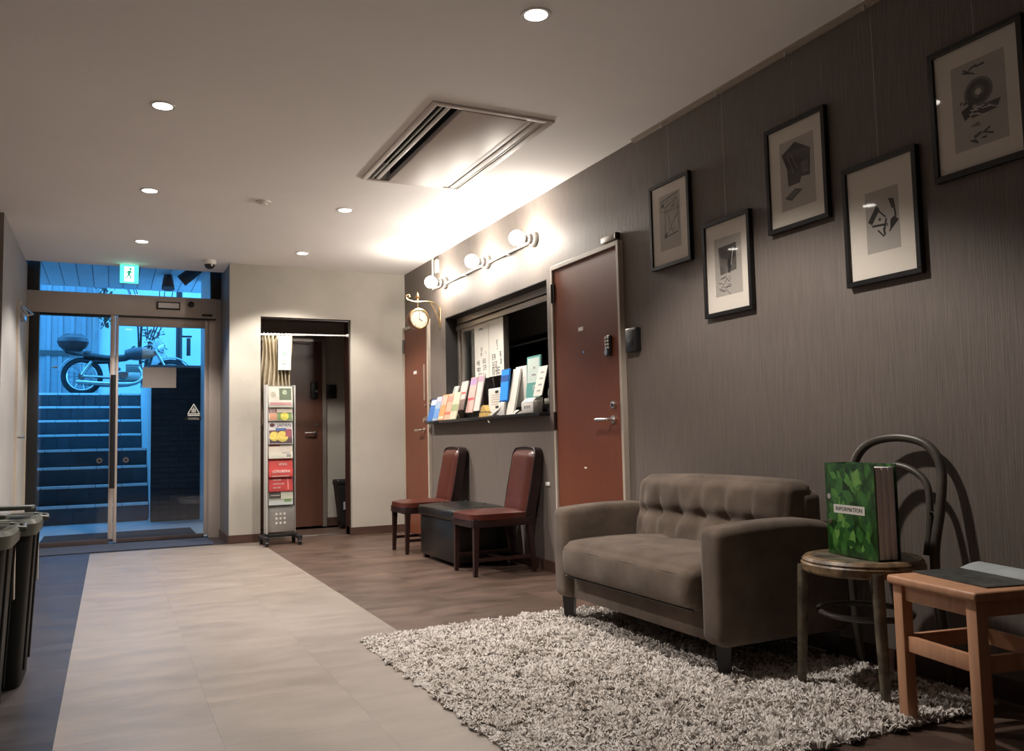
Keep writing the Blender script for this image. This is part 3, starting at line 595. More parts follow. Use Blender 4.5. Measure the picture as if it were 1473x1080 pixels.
for r in range(4):
    for c in range(2): MB().cyl((-0.050, -0.302 + 0.026 * c, 1.485 - 0.02 * r), (-0.044, -0.302 + 0.026 * c, 1.485 - 0.02 * r), 0.0075, n=10).build('key_button', 'white', kp, True)
MB().cyl((-0.056, -0.289, 1.398), (-0.044, -0.289, 1.398), 0.018, 0.014, 16).build('knob', 'steel', kp, True)
db(d1, 'name_plate', 'paper', -0.026, -0.024, 0.015, 0.075, 1.568, 1.592)
MB().cyl((-0.028, 0.014, 1.43), (-0.024, 0.014, 1.43), 0.008, n=12).build('peephole', 'chrome', d1, True)
db(d1, 'strike_plate', 'alu', -0.037, -0.030, -0.412, -0.400, 0.94, 1.10)
hg = MB().cyl((-0.03, 0.40, 1.80), (-0.03, 0.40, 1.925), 0.012, n=12).build('hinge', 'chairwood', d1, True)
MB().box(-0.034, -0.028, 0.37, 0.40, 1.80, 1.925).build('hinge_leaf', 'darkleather', hg)
for z in (0.95, 0.22): MB().cyl((-0.03, 0.40, z), (-0.03, 0.40, z + 0.12), 0.012, n=12).build('hinge', 'chairwood', d1, True)
db(d1, 'scuff_label', 'paper', -0.0245, -0.024, 0.02, 0.05, 0.705, 0.715)
bx_ = thing('door_contact_box', 'small beige sensor box above the red brown office door', 'sensor', (W, 4.14, 2.062))
B('cover', 'frame_beige', bx_, -0.028, 0.0, -0.045, 0.115, 0.0, 0.034, bev=0.003); B('end_cap', 'chairwood', bx_, -0.034, -0.002, -0.060, -0.045, -0.002, 0.036, bev=0.002)
ic = thing('card_reader', 'black wall mounted card reader right of the office door', 'card reader', (W, 3.955, 1.445))
B('housing', 'black', ic, -0.035, 0.0, -0.055, 0.06, -0.068, 0.068, bev=0.008); B('sensor_window', 'blackm', ic, -0.037, -0.034, -0.02, 0.03, -0.04, 0.005, bev=0.002); B('metal_edge', 'steel', ic, -0.037, -0.030, -0.045, 0.05, 0.054, 0.066, bev=0.002)
# far door on the right wall
d2 = thing('door_4', 'brown laminate door at the far end of the wallpapered wall', 'door', (W, 7.71, 0), kind='structure')
m = MB(); m.box(-0.03, 0, -0.375, -0.34, 0, 2.04, bev=0.002).box(-0.03, 0, 0.335, 0.362, 0, 2.04, bev=0.002).box(-0.03, 0, -0.34, 0.335, 2.01, 2.04, bev=0.002); m.build('door_frame', 'frame_beige', d2)
db(d2, 'door_leaf', 'doorbrown', -0.020, -0.002, -0.337, 0.332, 0.006, 2.007)
lever(d2, -0.23, 1.0, 1, -0.02)
MB().cyl((-0.03, -0.235, 1.09), (-0.02, -0.235, 1.09), 0.022, n=16).build('deadbolt', 'steel', d2, True)
MB().cyl((-0.03, -0.27, 1.23), (-0.02, -0.27, 1.23), 0.012, n=12).build('lock_button', 'steel', d2, True)
db(d2, 'name_plate', 'paper', -0.022, -0.02, -0.03, 0.06, 1.548, 1.578); db(d2, 'edge_plate', 'alu', -0.0215, -0.02, -0.26, -0.22, 1.28, 1.62)
MB().cyl((-0.024, 0.345, 1.78), (-0.024, 0.345, 1.92), 0.011, n=10).build('hinge', 'blackm', d2, True)

# ------------------------------------------------------------------ reception window
WX = 2.802
wn = thing('window_1', 'sliding reception window in a deep brown opening', 'window', (WX, 5.98, OZ0), kind='structure')
hw = (OY1 - OY0) / 2
m = MB(); m.box(-0.11, 0.0, -hw, hw, OZ1 - OZ0 - 0.006, OZ1 - OZ0 - 0.001).box(-0.11, 0, hw - 0.006, hw - 0.001, 0.0, 0.94).box(-0.11, 0, -hw + 0.001, -hw + 0.006, 0.0, 0.94); m.build('reveal_lining', 'dark', wn)
m = MB(); m.box(0.0, 0.07, -hw, hw, 0.885, 0.938, bev=0.003).box(0.0, 0.07, hw - 0.055, hw - 0.008, 0.09, 0.885, bev=0.003).box(0.0, 0.07, -hw, -hw + 0.05, 0.09, 0.885, bev=0.003).box(0.0, 0.07, -hw, hw, 0.05, 0.09, bev=0.003); m.build('outer_frame', 'alu', wn)
B('track', 'alu', wn, -0.012, 0.0, -hw, hw - 0.01, 0.825, 0.868, bev=0.002)
sh = thing_s = MB(); sh.box(0.005, 0.03, 0.0, 0.03, 0.09, 0.83).box(0.005, 0.03, 0.83, 0.875, 0.09, 0.83).box(0.005, 0.03, 0.03, 0.83, 0.80, 0.83).box(0.005, 0.03, 0.03, 0.83, 0.09, 0.13)
so = sh.build('sliding_sash', 'alu', wn); MB().box(0.015, 0.019, 0.03, 0.83, 0.13, 0.80).build('pane', 'glass', so)
sh = MB(); sh.box(0.04, 0.065, 0.02, 0.05, 0.09, 0.83).box(0.04, 0.065, 0.85, 0.88, 0.09, 0.83).box(0.04, 0.065, 0.05, 0.85, 0.80, 0.83)
so = sh.build('sliding_sash', 'alu', wn); MB().box(0.05, 0.054, 0.05, 0.85, 0.09, 0.80).build('pane', 'glass', so)
# counter shelf
cs = thing('counter_shelf', 'black counter shelf under the reception window', 'shelf', (W, 6.15, 1.05))
B('shelf_board', 'blackm', cs, -0.078, 0.12, -1.135, 0.80, 0.0, 0.026, bev=0.003)
B('shelf_extension', 'blackm', cs, -0.078, -0.001, 0.80, 1.13, 0.0, 0.026, bev=0.003)
B('back_sill', 'dark', wn, -0.05, 0.02, -hw + 0.007, hw - 0.01, 0.027, 0.088, bev=0.003)
eo = thing('wall_board', 'short dark board screwed to the wall left of the reception window', 'board', (W, 7.17, 1.15)); B('board', 'darkleather', eo, -0.018, -0.001, -0.19, 0.19, 0.0, 0.125, bev=0.002)
for z in (0.035, 0.09): MB().cyl((-0.022, 0.155, z), (-0.018, 0.155, z), 0.01, n=10).build('screw', 'steel', eo, True)
# office interior behind the window
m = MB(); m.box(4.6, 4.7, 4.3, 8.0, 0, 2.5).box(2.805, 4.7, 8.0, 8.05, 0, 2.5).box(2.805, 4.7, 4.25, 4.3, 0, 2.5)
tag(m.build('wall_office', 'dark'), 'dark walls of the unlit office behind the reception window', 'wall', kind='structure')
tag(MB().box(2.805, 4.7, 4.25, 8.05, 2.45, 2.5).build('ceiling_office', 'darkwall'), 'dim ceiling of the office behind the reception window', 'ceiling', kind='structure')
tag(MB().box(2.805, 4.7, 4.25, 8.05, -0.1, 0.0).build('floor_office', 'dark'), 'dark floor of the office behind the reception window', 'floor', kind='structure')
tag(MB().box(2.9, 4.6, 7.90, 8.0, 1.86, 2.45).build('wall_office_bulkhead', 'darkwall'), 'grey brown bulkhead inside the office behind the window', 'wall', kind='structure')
tag(MB().box(3.62, 3.70, 4.3, 7.9, 1.88, 2.45).build('wall_office_bounce_panel', PM('pale_bounce_panel', (0.50, 0.45, 0.41), 0.7)), 'added pale panel high inside the office, catching light for its upper wall', 'wall', kind='structure')  # added close behind the window and kept pale to brighten the office top
rk = thing('clothes_rail', 'thin metal clothes rail inside the dark office', 'rail', (3.55, 6.9, 0))
MB().tube([(0, -0.30, 1.80), (0, 0.72, 1.80)], 0.010, 8).build('bar', 'white', rk, True)
for y in (-0.28, 0.70): MB().tube([(0, y, 0.0), (0, y, 1.80)], 0.012, 8).build('upright', 'blackm', rk, True)
GC = [('dark red', (0.06, 0.018, 0.015)), ('charcoal', (0.02, 0.02, 0.02)), ('dark green', (0.016, 0.026, 0.02)), ('brown', (0.035, 0.022, 0.015)), ('black', (0.008, 0.008, 0.009))]
for k, (nm, c) in enumerate(GC):
    y = 6.68 + 0.09 * k
    gm = MB().grid(lambda u, v: (3.55 + (0.05 + 0.16 * min(1, (1 - v) * 4)) * math.cos(2 * PI * u), y + (0.02 + 0.012 * math.sin(6 * PI * u)) * math.sin(2 * PI * u) * 1.5, 0.95 + 0.74 * v), 24, 10, True)
    tag(gm.build('hanging_garment', PM('cloth_' + nm.replace(' ', '_'), c, 0.9, var=0.2), None, True), nm + ' garment hanging on the rail in the dark office', 'garment', 'garments on the office rail')

# posters on the sash
def poster(y0, y1, z0, z1, label, lines, x=WX - 0.003):
    t = thing('paper_notice', label, 'notice', (x, (y0 + y1) / 2, (z0 + z1) / 2))
    w = y1 - y0; h = z1 - z0
    B('sheet', 'paper', t, -0.0015, 0.0, -w / 2, w / 2, -h / 2, h / 2)
    for (s, sz, py, pz) in lines:
        scribble('printed_characters', s, sz * 0.8, 'ink', t, basis((0, -1, 0), (0, 0, 1), (-0.0019, -py * w, pz * h)), int(1000 * (pz + 1) + s))
    return t
poster(6.245, 6.535, 1.405, 1.850, 'left of two white notices taped inside the reception window', [(6, 0.022, 0, 0.44), (1, 0.05, 0.0, 0.06), (1, 0.04, -0.02, -0.04), (1, 0.028, 0.32, -0.02), (2, 0.055, -0.24, -0.19), (2, 0.055, 0.18, -0.17), (3, 0.05, -0.24, -0.32), (2, 0.055, 0.2, -0.30), (4, 0.06, 0.0, -0.44)])
poster(5.955, 6.238, 1.408, 1.868, 'right of two white notices taped inside the reception window', [(1, 0.05, 0.08, 0.09), (1, 0.045, 0.08, 0.0), (2, 0.06, -0.18, -0.16), (1, 0.06, 0.28, -0.14), (3, 0.05, -0.12, -0.28), (1, 0.06, 0.3, -0.26), (3, 0.085, -0.02, -0.41)])

# ---- things on the counter
def card(name, label, cat, yc, w, zb, h, xb, lean, thick, mat, group=None, band=None, rz=0.0):
    """upright leaning card: bottom edge at xb, top leans towards +x by lean"""
    t = thing(name, label, cat, (xb, yc, zb), rz, group)
    a = math.atan2(lean, h); L_ = math.hypot(lean, h); R_ = Matrix.Rotation(a, 4, 'Y')
    MB().box(0, thick, -w / 2, w / 2, 0, L_, mat=R_).build('cover' if group else 'panel', mat, t)
    if band:
        for (b0, b1, c) in band: MB().box(-0.0012, 0.0, -w / 2 + 0.004, w / 2 - 0.004, L_ * b0, L_ * b1, mat=R_).build('printed_band', PM('print', c, 0.5), t)
    return t
ZC = 1.0765
BR = [(7.20, 0.13, 0.0, 0.20, 2.617, (0.05, 0.16, 0.45), 'blue brochure at the left end of the counter stand', [(0.72, 0.95, (0.6, 0.7, 0.8))]),
      (7.06, 0.13, 0.0, 0.215, 2.617, (0.33, 0.42, 0.56), 'pale blue brochure next to the blue one on the counter', [(0.1, 0.5, (0.15, 0.3, 0.6)), (0.8, 0.97, (0.65, 0.5, 0.55))]),
      (6.915, 0.13, 0.0, 0.225, 2.617, (0.62, 0.30, 0.13), 'orange brochure on the counter stand', [(0.6, 0.95, (0.62, 0.40, 0.33)), (0.05, 0.15, (0.65, 0.55, 0.4))]),
      (6.77, 0.13, 0.0, 0.225, 2.617, (0.60, 0.38, 0.27), 'pale orange brochure on the counter stand', [(0.2, 0.3, (0.5, 0.15, 0.1)), (0.7, 0.9, (0.55, 0.25, 0.2))]),
      (6.63, 0.14, 0.0, 0.23, 2.617, (0.56, 0.53, 0.40), 'cream and green brochure at the front of the counter stand', [(0.3, 0.55, (0.3, 0.35, 0.18))])]
g_ = 'brochures on the reception counter'
for (yc, w, dz, h, xb, c, lb, bands) in BR: card('brochure', lb, 'brochure', yc, w, ZC + dz, h, xb, 0.058, 0.010, PM('brochure_paper', c, 0.45, var=0.08, vs=30), g_, bands)
BR2 = [(6.90, 0.14, 0.10, 0.20, 2.706, (0.55, 0.56, 0.52), 'white brochure in the rear row behind the orange one', [(0.6, 0.9, (0.45, 0.5, 0.45))]),
       (6.70, 0.14, 0.08, 0.25, 2.712, (0.60, 0.50, 0.47), 'pale pink brochure in the rear row of the stand', [(0.55, 0.62, (0.55, 0.12, 0.12))]),
       (6.50, 0.14, 0.05, 0.30, 2.715, (0.62, 0.40, 0.36), 'tall pink and violet brochure in the rear row of the stand', [(0.78, 0.97, (0.38, 0.26, 0.45)), (0.35, 0.42, (0.6, 0.1, 0.12))]),
       (6.36, 0.11, 0.06, 0.30, 2.722, (0.58, 0.54, 0.50), 'white brochure at the right end of the rear row', [(0.8, 0.96, (0.45, 0.3, 0.4))])]
for (yc, w, dz, h, xb, c, lb, bands) in BR2: card('brochure', lb, 'brochure', yc, w, ZC + dz, h, xb, 0.062, 0.010, PM('brochure_paper', c, 0.45, var=0.08, vs=30), g_, bands)
ah = thing('brochure_stand', 'clear acrylic brochure stand on the left of the counter', 'stand', (2.66, 6.85, ZC))
m = MB(); m.box(-0.022, 0.02, -0.42, 0.55, 0.0, 0.004).box(-0.022, -0.019, -0.42, 0.55, 0.004, 0.05).box(0.045, 0.09, -0.55, 0.25, 0.0, 0.05); m.build('tray', 'acrylic', ah)
# price calculator sign
t = thing('desk_calendar', 'white framed card with small dark print on the counter', 'calendar', (2.745, 6.0, ZC + 0.012))
B('frame', 'white', t, 0.0, 0.018, -0.15, 0.15, 0.03, 0.215, bev=0.004); B('base', 'white', t, -0.02, 0.03, -0.15, 0.15, 0.0, 0.03, bev=0.004); B('card', 'paper', t, -0.002, 0.0, -0.13, 0.13, 0.045, 0.20)
for (py, pz, s) in ((-0.02, 0.185, 0.03), (-0.02, 0.065, 0.03)): B('print_block', 'ink', t, -0.0035, -0.002, py - s, py + s, pz - 0.012, pz + 0.008)
for k in range(5): B('print_line', 'frame_beige', t, -0.003, -0.002, -0.11, 0.09, 0.085 + 0.018 * k, 0.09 + 0.018 * k)
# golden cone ornament
t = thing('cone_ornament', 'small golden tiered pyramid ornament on the counter edge', 'ornament', (2.665, 6.05, ZC))
gold = PM('gold_print_paper', (0.60, 0.40, 0.12), 0.4, var=0.35, vs=60)
m = MB(); m.prism([(-0.075, 0.0), (0.075, 0.0), (0.062, 0.034), (-0.062, 0.034)], lambda a, b, d: (d, a, b), -0.018, 0.03); m.build('base', gold, t)
B('dark_band', 'ink', t, -0.017, 0.029, -0.060, 0.060, 0.034, 0.040)
m = MB(); m.prism([(-0.056, 0.040), (0.056, 0.040), (0.014, 0.092), (-0.014, 0.092)], lambda a, b, d: (d, a, b), -0.015, 0.026); m.build('cone', gold, t)
# blue phone on a stand
t = thing('smartphone', 'phone with a bright blue screen standing upright on the counter', 'phone', (2.675, 5.72, ZC + 0.10))
RM = Matrix.Rotation(0.10, 4, 'Y')
MB().box(0.0, 0.012, -0.075, 0.075, 0.0, 0.255, bev=0.006, mat=RM).build('body', PM('blue_phone_case', (0.01, 0.10, 0.32), 0.3), t, True)
scm = EM('blue_phone_screen', (0.02, 0.30, 0.95), 0.85, (0.02, 0.1, 0.3)); scd = EM('dark_blue_phone_screen', (0.01, 0.09, 0.36), 0.7, (0.02, 0.05, 0.15))
MB().box(-0.0015, 0.0, -0.066, 0.066, 0.015, 0.155, mat=RM).build('screen_lower', scm, t); MB().box(-0.0015, 0.0, -0.066, 0.066, 0.155, 0.205, mat=RM).build('screen_band', scd, t); MB().box(-0.0015, 0.0, -0.066, 0.066, 0.205, 0.245, mat=RM).build('screen_upper', scm, t)
t = thing('phone_stand', 'white angled phone stand with a cable on the counter', 'stand', (2.66, 5.74, ZC))
MB().tube(spline([(0.02, 0.0, 0.10), (0.015, 0.02, 0.06), (0.0, 0.08, 0.03), (-0.01, 0.13, 0.006)], 5), 0.014, 10).build('foot', 'white', t, True)
B('cradle', 'white', t, 0.005, 0.05, -0.05, 0.05, 0.0, 0.10, bev=0.006)
MB().tube(spline([(-0.01, 0.13, 0.006), (-0.03, 0.15, 0.008), (-0.038, 0.15, -0.03), (-0.036, 0.13, -0.05)], 5), 0.004, 6).build('cable', 'white', t, True)
# tall white card stand
t = card('card_stand', 'tall white leaflet card leaning beside the blue phone', 'card', 5.60, 0.12, ZC, 0.345, 2.668, 0.07, 0.016, 'paper')
t = thing('white_panel', 'white upright panel behind the leaflet card', 'panel', (2.752, 5.56, ZC)); B('panel', 'white', t, 0.0, 0.012, -0.09, 0.09, 0.03, 0.36, bev=0.003); B('foot', 'white', t, 0.003, 0.03, -0.09, 0.09, 0, 0.03, bev=0.003); B('slot', 'ink', t, -0.001, 0.0, 0.02, 0.085, 0.315, 0.325)
# teal framed sign
t = thing('sign_frame', 'teal framed notice card standing on the counter', 'sign', (2.748, 5.37, ZC + 0.115)); RM = Matrix.Rotation(0.05, 4, 'Y')
MB().box(0.0, 0.01, -0.108, 0.108, 0.0, 0.305, mat=RM).build('board', PM('teal_print', (0.12, 0.36, 0.33), 0.45), t)
MB().box(-0.0015, 0.0, -0.092, 0.092, 0.11, 0.29, mat=RM).build('white_field', PM('pale_mint', (0.56, 0.66, 0.61), 0.5), t)
for (a, b, c, d) in ((-0.03, 0.0, 0.21, 0.225), (-0.04, 0.02, 0.16, 0.172), (-0.09, -0.01, 0.082, 0.09), (-0.012, -0.004, 0.05, 0.085)): MB().box(-0.003, -0.0015, a, b, c, d, mat=RM).build('print_mark', 'paper' if c < 0.1 else 'concrete', t)
B('foot', 'white', t, 0.0, 0.03, -0.10, 0.10, -0.115, 0.0, bev=0.003)
# terminal + receipt pad
t = thing('card_terminal', 'white boxy card terminal at the right end of the counter', 'terminal', (2.672, 5.28, ZC))
B('body', 'white', t, -0.02, 0.06, -0.095, 0.095, 0.0, 0.085, bev=0.012); m = MB(); m.prism([(-0.02, 0.08), (0.06, 0.08), (0.06, 0.115), (0.02, 0.11)], lambda a, b, d: (a, d, b), -0.08, 0.08); m.build('top', 'white', t)
for k in range(3): B('key', 'concrete', t, -0.0225, -0.019, -0.05 + 0.035 * k, -0.03 + 0.035 * k, 0.035, 0.055)
MB().tube(spline([(-0.02, 0.09, 0.03), (-0.03, 0.13, 0.012), (-0.035, 0.15, 0.004)], 5), 0.006, 6).build('cable', 'black', t, True)
t = card('leaflet_pad', 'white printed leaflet leaning behind the card terminal', 'leaflet', 5.17, 0.13, ZC + 0.118, 0.21, 2.680, 0.055, 0.006, 'paper')
for k in range(4): MB().box(-0.001, 0.0, -0.03, 0.02, 0.03 + 0.045 * k, 0.042 + 0.045 * k, mat=Matrix.Rotation(math.atan2(0.055, 0.21), 4, 'Y')).build('print_mark', 'concrete', t)
t = thing('computer_mouse', 'small white computer mouse beside the card terminal', 'mouse', (2.668, 5.46, ZC))
MB().lathe([(0, 0.032), (0.02, 0.028), (0.03, 0.014), (0.032, 0.0), (0, 0)], (0, 0, 0), (0, 0, 1), 18).build('shell', 'white', t, True); B('wheel', 'black', t, -0.02, -0.01, -0.003, 0.003, 0.022, 0.032)
t = thing('roll_dispenser', 'white tape roll dispenser at the back of the counter', 'dispenser', (2.79, 5.12, ZC + 0.09)); 
MB().cyl((-0.03, 0, 0.045), (0.03, 0, 0.045), 0.045, n=22).build('roll', 'white', t, True); B('base', 'white', t, -0.03, 0.03, -0.05, 0.1, -0.028, 0.012, bev=0.004)

# ------------------------------------------------------------------ globe lamps and conduit
gl = thing('globe_lamp_conduit', 'white metal conduit linking the three globe lamps', 'conduit', (W, 6.0, 2.29))
MB().tube([(-0.018, -0.80, 0.0), (-0.018, 0.90, 0.0)], 0.010, 8).build('pipe', 'conduit', gl, True)
MB().tube([(-0.018, 0.90, 0.0), (-0.018, 1.20, 0.0), (-0.018, 1.20, H - 2.29)], 0.010, 8).build('pipe', 'conduit', gl, True)
for y in (-0.42, 0.05, 0.42): B('clip', 'conduit', gl, -0.03, 0.0, y - 0.008, y + 0.008, -0.018, 0.016, bev=0.002)
B('junction_box', 'conduit', gl, -0.03, 0.0, 1.07, 1.13, 0.14, 0.26, bev=0.004)
for i, (y, lb) in enumerate([(5.163, 'globe wall lamp nearest the red brown office door'), (5.973, 'middle globe wall lamp above the reception window'), (6.905, 'globe wall lamp nearest the hanging clock')]):
    t = thing('globe_lamp', lb, 'wall lamp', (W, y, 2.30), group='globe lamps above the reception window')
    MB().lathe([(0.0, 0.0), (0.052, 0.0), (0.054, 0.018), (0.046, 0.032), (0.03, 0.036), (0, 0.036)], (0, 0, 0), (-1, 0, 0), 24).build('wall_base', 'lampgrey', t, True)
    MB().lathe([(0.022, 0.034), (0.036, 0.038), (0.038, 0.062), (0.028, 0.068), (0.026, 0.084), (0.03, 0.088), (0.03, 0.098), (0, 0.10)], (0, 0, 0), (-1, 0, 0), 20).build('socket', 'lampmetal', t, True)
    MB().lathe([(0.0, 0.094)] + [(0.052 * math.sin(PI * k / 16), 0.148 - 0.052 * math.cos(PI * k / 16)) for k in range(2, 16)] + [(0.0, 0.200)], (0, 0, 0), (-1, 0, 0), 24).build('globe', 'globe', t, True)
# ------------------------------------------------------------------ hanging clock
ck = thing('bracket_clock', 'round double sided station clock on a scrolled brass wall bracket', 'clock', (W, 7.07, 2.0))
cx = -0.215
MB().lathe([(0.0, -0.035), (0.088, -0.035), (0.096, -0.028), (0.096, 0.028), (0.088, 0.035), (0.0, 0.035)], (cx, 0, -0.012), (0, 1, 0), 36).build('drum', 'copper', ck, True)
for s in (-1, 1):
    MB().lathe([(0.078, 0.033), (0.090, 0.036), (0.094, 0.042), (0.084, 0.046), (0.078, 0.038)], (cx, 0, -0.012), (0, s, 0), 36).build('bezel', 'brass', ck, True)
    fc = MB().lathe([(0.0, 0.036), (0.079, 0.036), (0.079, 0.034)], (cx, 0, -0.012), (0, s, 0), 36).build('dial', 'dial', ck, True)
    m = MB()
    for k in range(12):
        a = k * PI / 6; m.cyl((cx + 0.062 * math.sin(a), 0.0365 * s, -0.012 + 0.062 * math.cos(a)), (cx + 0.072 * math.sin(a), 0.0365 * s, -0.012 + 0.072 * math.cos(a)), 0.002, n=4)
    m.build('hour_marks', 'ink', fc)
    MB().tube([(cx, 0.038 * s, -0.012), (cx + 0.004, 0.038 * s, 0.045)], 0.002, 5).build('minute_hand', 'ink', fc)
    MB().tube([(cx, 0.038 * s, -0.012), (cx + 0.030 * (1 if s < 0 else -1), 0.038 * s, -0.030)], 0.0026, 5).build('hour_hand', 'ink', fc)
MB().tube([(cx, 0, 0.080), (cx, 0, 0.20)], 0.006, 8).build('stem', 'brass', ck, True)
MB().lathe([(0, 0), (0.012, 0.004), (0.010, 0.018), (0.028, 0.03), (0.03, 0.034), (0.012, 0.04), (0.014, 0.055), (0.006, 0.075), (0, 0.085)], (cx, 0, 0.155), (0, 0, 1), 14).build('finial', 'brass', ck, True)
MB().tube(spline([(0, 0, 0.06), (-0.02, 0, 0.11), (-0.08, 0, 0.15), (-0.16, 0, 0.152), (cx, 0, 0.146), (-0.27, 0, 0.150), (-0.315, 0, 0.165), (-0.32, 0, 0.195), (-0.30, 0, 0.205), (-0.288, 0, 0.192), (-0.297, 0, 0.182)], 5), 0.006, 8).build('scroll_arm', 'brass', ck, True)
MB().tube(spline([(0, 0, -0.05), (-0.03, 0, 0.02), (-0.05, 0, 0.07), (-0.09, 0, 0.14)], 5), 0.005, 8).build('brace', 'brass', ck, True)
B('wall_plate', 'brass', ck, -0.008, 0.0, -0.02, 0.02, -0.08, 0.10, bev=0.002)

# ================================================================== PICTURES
matte = PM('cream_mat_board', (0.80, 0.74, 0.65), 0.8, var=0.02); pframe = PM('black_picture_frame', (0.006, 0.0055, 0.006), 0.33); pap = PM('grey_print_paper', (0.47, 0.435, 0.39), 0.8, var=0.06, vs=12)
lp = PM('pale_grey_print_paper', (0.55, 0.51, 0.46), 0.8, var=0.03); dk = PM('dark_print_ink', (0.055, 0.05, 0.048), 0.8, var=0.45, vs=22); mk = PM('mid_print_ink', (0.16, 0.145, 0.13), 0.8, var=0.45, vs=30); bk = PM('black_print_ink', (0.013, 0.012, 0.012), 0.8)
def picture(y0, y1, z0, z1, label, pr, art, wire):
    yc = -(0.0) + (y0 + y1) / 2; zc = (z0 + z1) / 2; w = (y1 - y0); h = (z1 - z0); fw = 0.021
    t = thing('framed_picture', label, 'picture', (W, yc, zc), group='framed prints on the wallpapered wall')
    m = MB()
    m.box(-0.027, -0.002, -w / 2, w / 2, h / 2 - fw, h / 2, bev=0.002, seg=1).box(-0.027, -0.002, -w / 2, w / 2, -h / 2, -h / 2 + fw, bev=0.002, seg=1).box(-0.027, -0.002, -w / 2, -w / 2 + fw, -h / 2 + fw, h / 2 - fw, bev=0.002, seg=1).box(-0.027, -0.002, w / 2 - fw, w / 2, -h / 2 + fw, h / 2 - fw, bev=0.002, seg=1)
    m.build('frame', pframe, t)
    B('mat_board', matte, t, -0.016, -0.004, -w / 2 + fw - 0.002, w / 2 - fw + 0.002, -h / 2 + fw - 0.002, h / 2 - fw + 0.002)
    # print: pr = (left,right,bottom,top) fractions as seen by the viewer (left = +y side)
    ly, ry = w / 2 - pr[0] * w, w / 2 - pr[1] * w; bz, tz = -h / 2 + pr[2] * h, -h / 2 + pr[3] * h
    p = B('print', pap, t, -0.0165, -0.016, ry, ly, bz, tz)
    for k, (poly, mm) in enumerate(art):
        m = MB(); m.prism([(ly + (ry - ly) * a, bz + (tz - bz) * b) for a, b in poly], lambda a, b, d: (d, a, b), -0.01665 - 0.00005 * k, -0.0165); m.build('drawn_shape', mm, p)
    g = B('glass', 'picglass', t, -0.0205, -0.0195, -w / 2 + fw, w / 2 - fw, -h / 2 + fw, h / 2 - fw)
    MB().tube([(-0.012, 0.0, h / 2 - 0.005), (-0.012, 0.0, wire - zc)], 0.0006, 5).build('hanging_wire', 'steel', t)
def strokes(n, x0, x1, y0, y1, th, ln, mm, seed):
    R = random.Random(seed); o = []
    for _ in range(n):
        x = R.uniform(x0, x1); y = R.uniform(y0, y1); a = R.uniform(-0.5, 0.5); l = R.uniform(0.4, 1) * ln
        dx, dy = l * math.cos(a), l * math.sin(a); o.append(([(x, y), (x + dx, y + dy), (x + dx, y + dy + th), (x, y + th)], mm))
    return o
def circ(cx_, cy_, r, asp, n=20, a0=0): return [(cx_ + r * math.cos(2 * PI * k / n), cy_ + asp * r * math.sin(2 * PI * k / n)) for k in range(n)]
def line(x0, y0, x1, y1, t):
    dx, dy = x1 - x0, y1 - y0; l = math.hypot(dx, dy); nx, ny = -dy / l * t, dx / l * t; return [(x0, y0), (x1, y1), (x1 + nx, y1 + ny), (x0 + nx, y0 + ny)]
sq = 0.9907
def pp(y0, y1, z0, z1): return (y0 * sq, y1 * sq, 0.9 + (z0 - 0.9) * sq, 0.9 + (z1 - 0.9) * sq)
A1 = [(line(0.10, 0.88, 0.92, 0.95, 0.03), mk), (line(0.1, 0.83, 0.9, 0.9, 0.012), mk), ([(0.08, 0.84), (0.22, 0.86), (0.24, 0.78), (0.12, 0.78)], dk), (line(0.28, 0.76, 0.24, 0.22, 0.025), mk), (line(0.85, 0.86, 0.92, 0.3, 0.03), mk), (line(0.28, 0.76, 0.85, 0.86, 0.02), mk), (line(0.24, 0.22, 0.90, 0.26, 0.022), dk), (line(0.85, 0.6, 0.45, 0.34, 0.02), mk), ([(0.22, 0.28), (0.38, 0.32), (0.34, 0.22), (0.24, 0.2)], dk), (line(0.36, 0.70, 0.6, 0.3, 0.012), mk)] + strokes(14, 0.3, 0.75, 0.3, 0.8, 0.008, 0.16, mk, 3)
A2 = [([(0.14, 0.84), (0.82, 0.86), (0.80, 0.40), (0.20, 0.36)], mk), ([(0.16, 0.84), (0.80, 0.86), (0.78, 0.62), (0.66, 0.56), (0.60, 0.42), (0.48, 0.46), (0.46, 0.6), (0.22, 0.66)], dk), ([(0.5, 0.6), (0.62, 0.66), (0.56, 0.36), (0.50, 0.38)], bk), (line(0.7, 0.80, 0.6, 0.5, 0.02), lp)] + strokes(14, 0.12, 0.5, 0.08, 0.3, 0.012, 0.25, mk, 5)
A3 = [([(0.06, 0.82), (0.46, 0.95), (0.90, 0.78), (0.86, 0.40), (0.62, 0.42), (0.56, 0.34), (0.22, 0.34), (0.20, 0.60)], dk), ([(0.06, 0.82), (0.46, 0.95), (0.90, 0.78), (0.5, 0.84)], bk), ([(0.60, 0.62), (0.82, 0.64), (0.82, 0.46), (0.66, 0.46)], mk), (line(0.2, 0.78, 0.38, 0.5, 0.04), mk), (line(0.3, 0.80, 0.5, 0.55, 0.03), mk), ([(0.10, 0.18), (0.42, 0.28), (0.64, 0.24), (0.30, 0.12)], dk), ([(0.2, 0.185), (0.42, 0.25), (0.52, 0.235), (0.32, 0.16)], mk)]
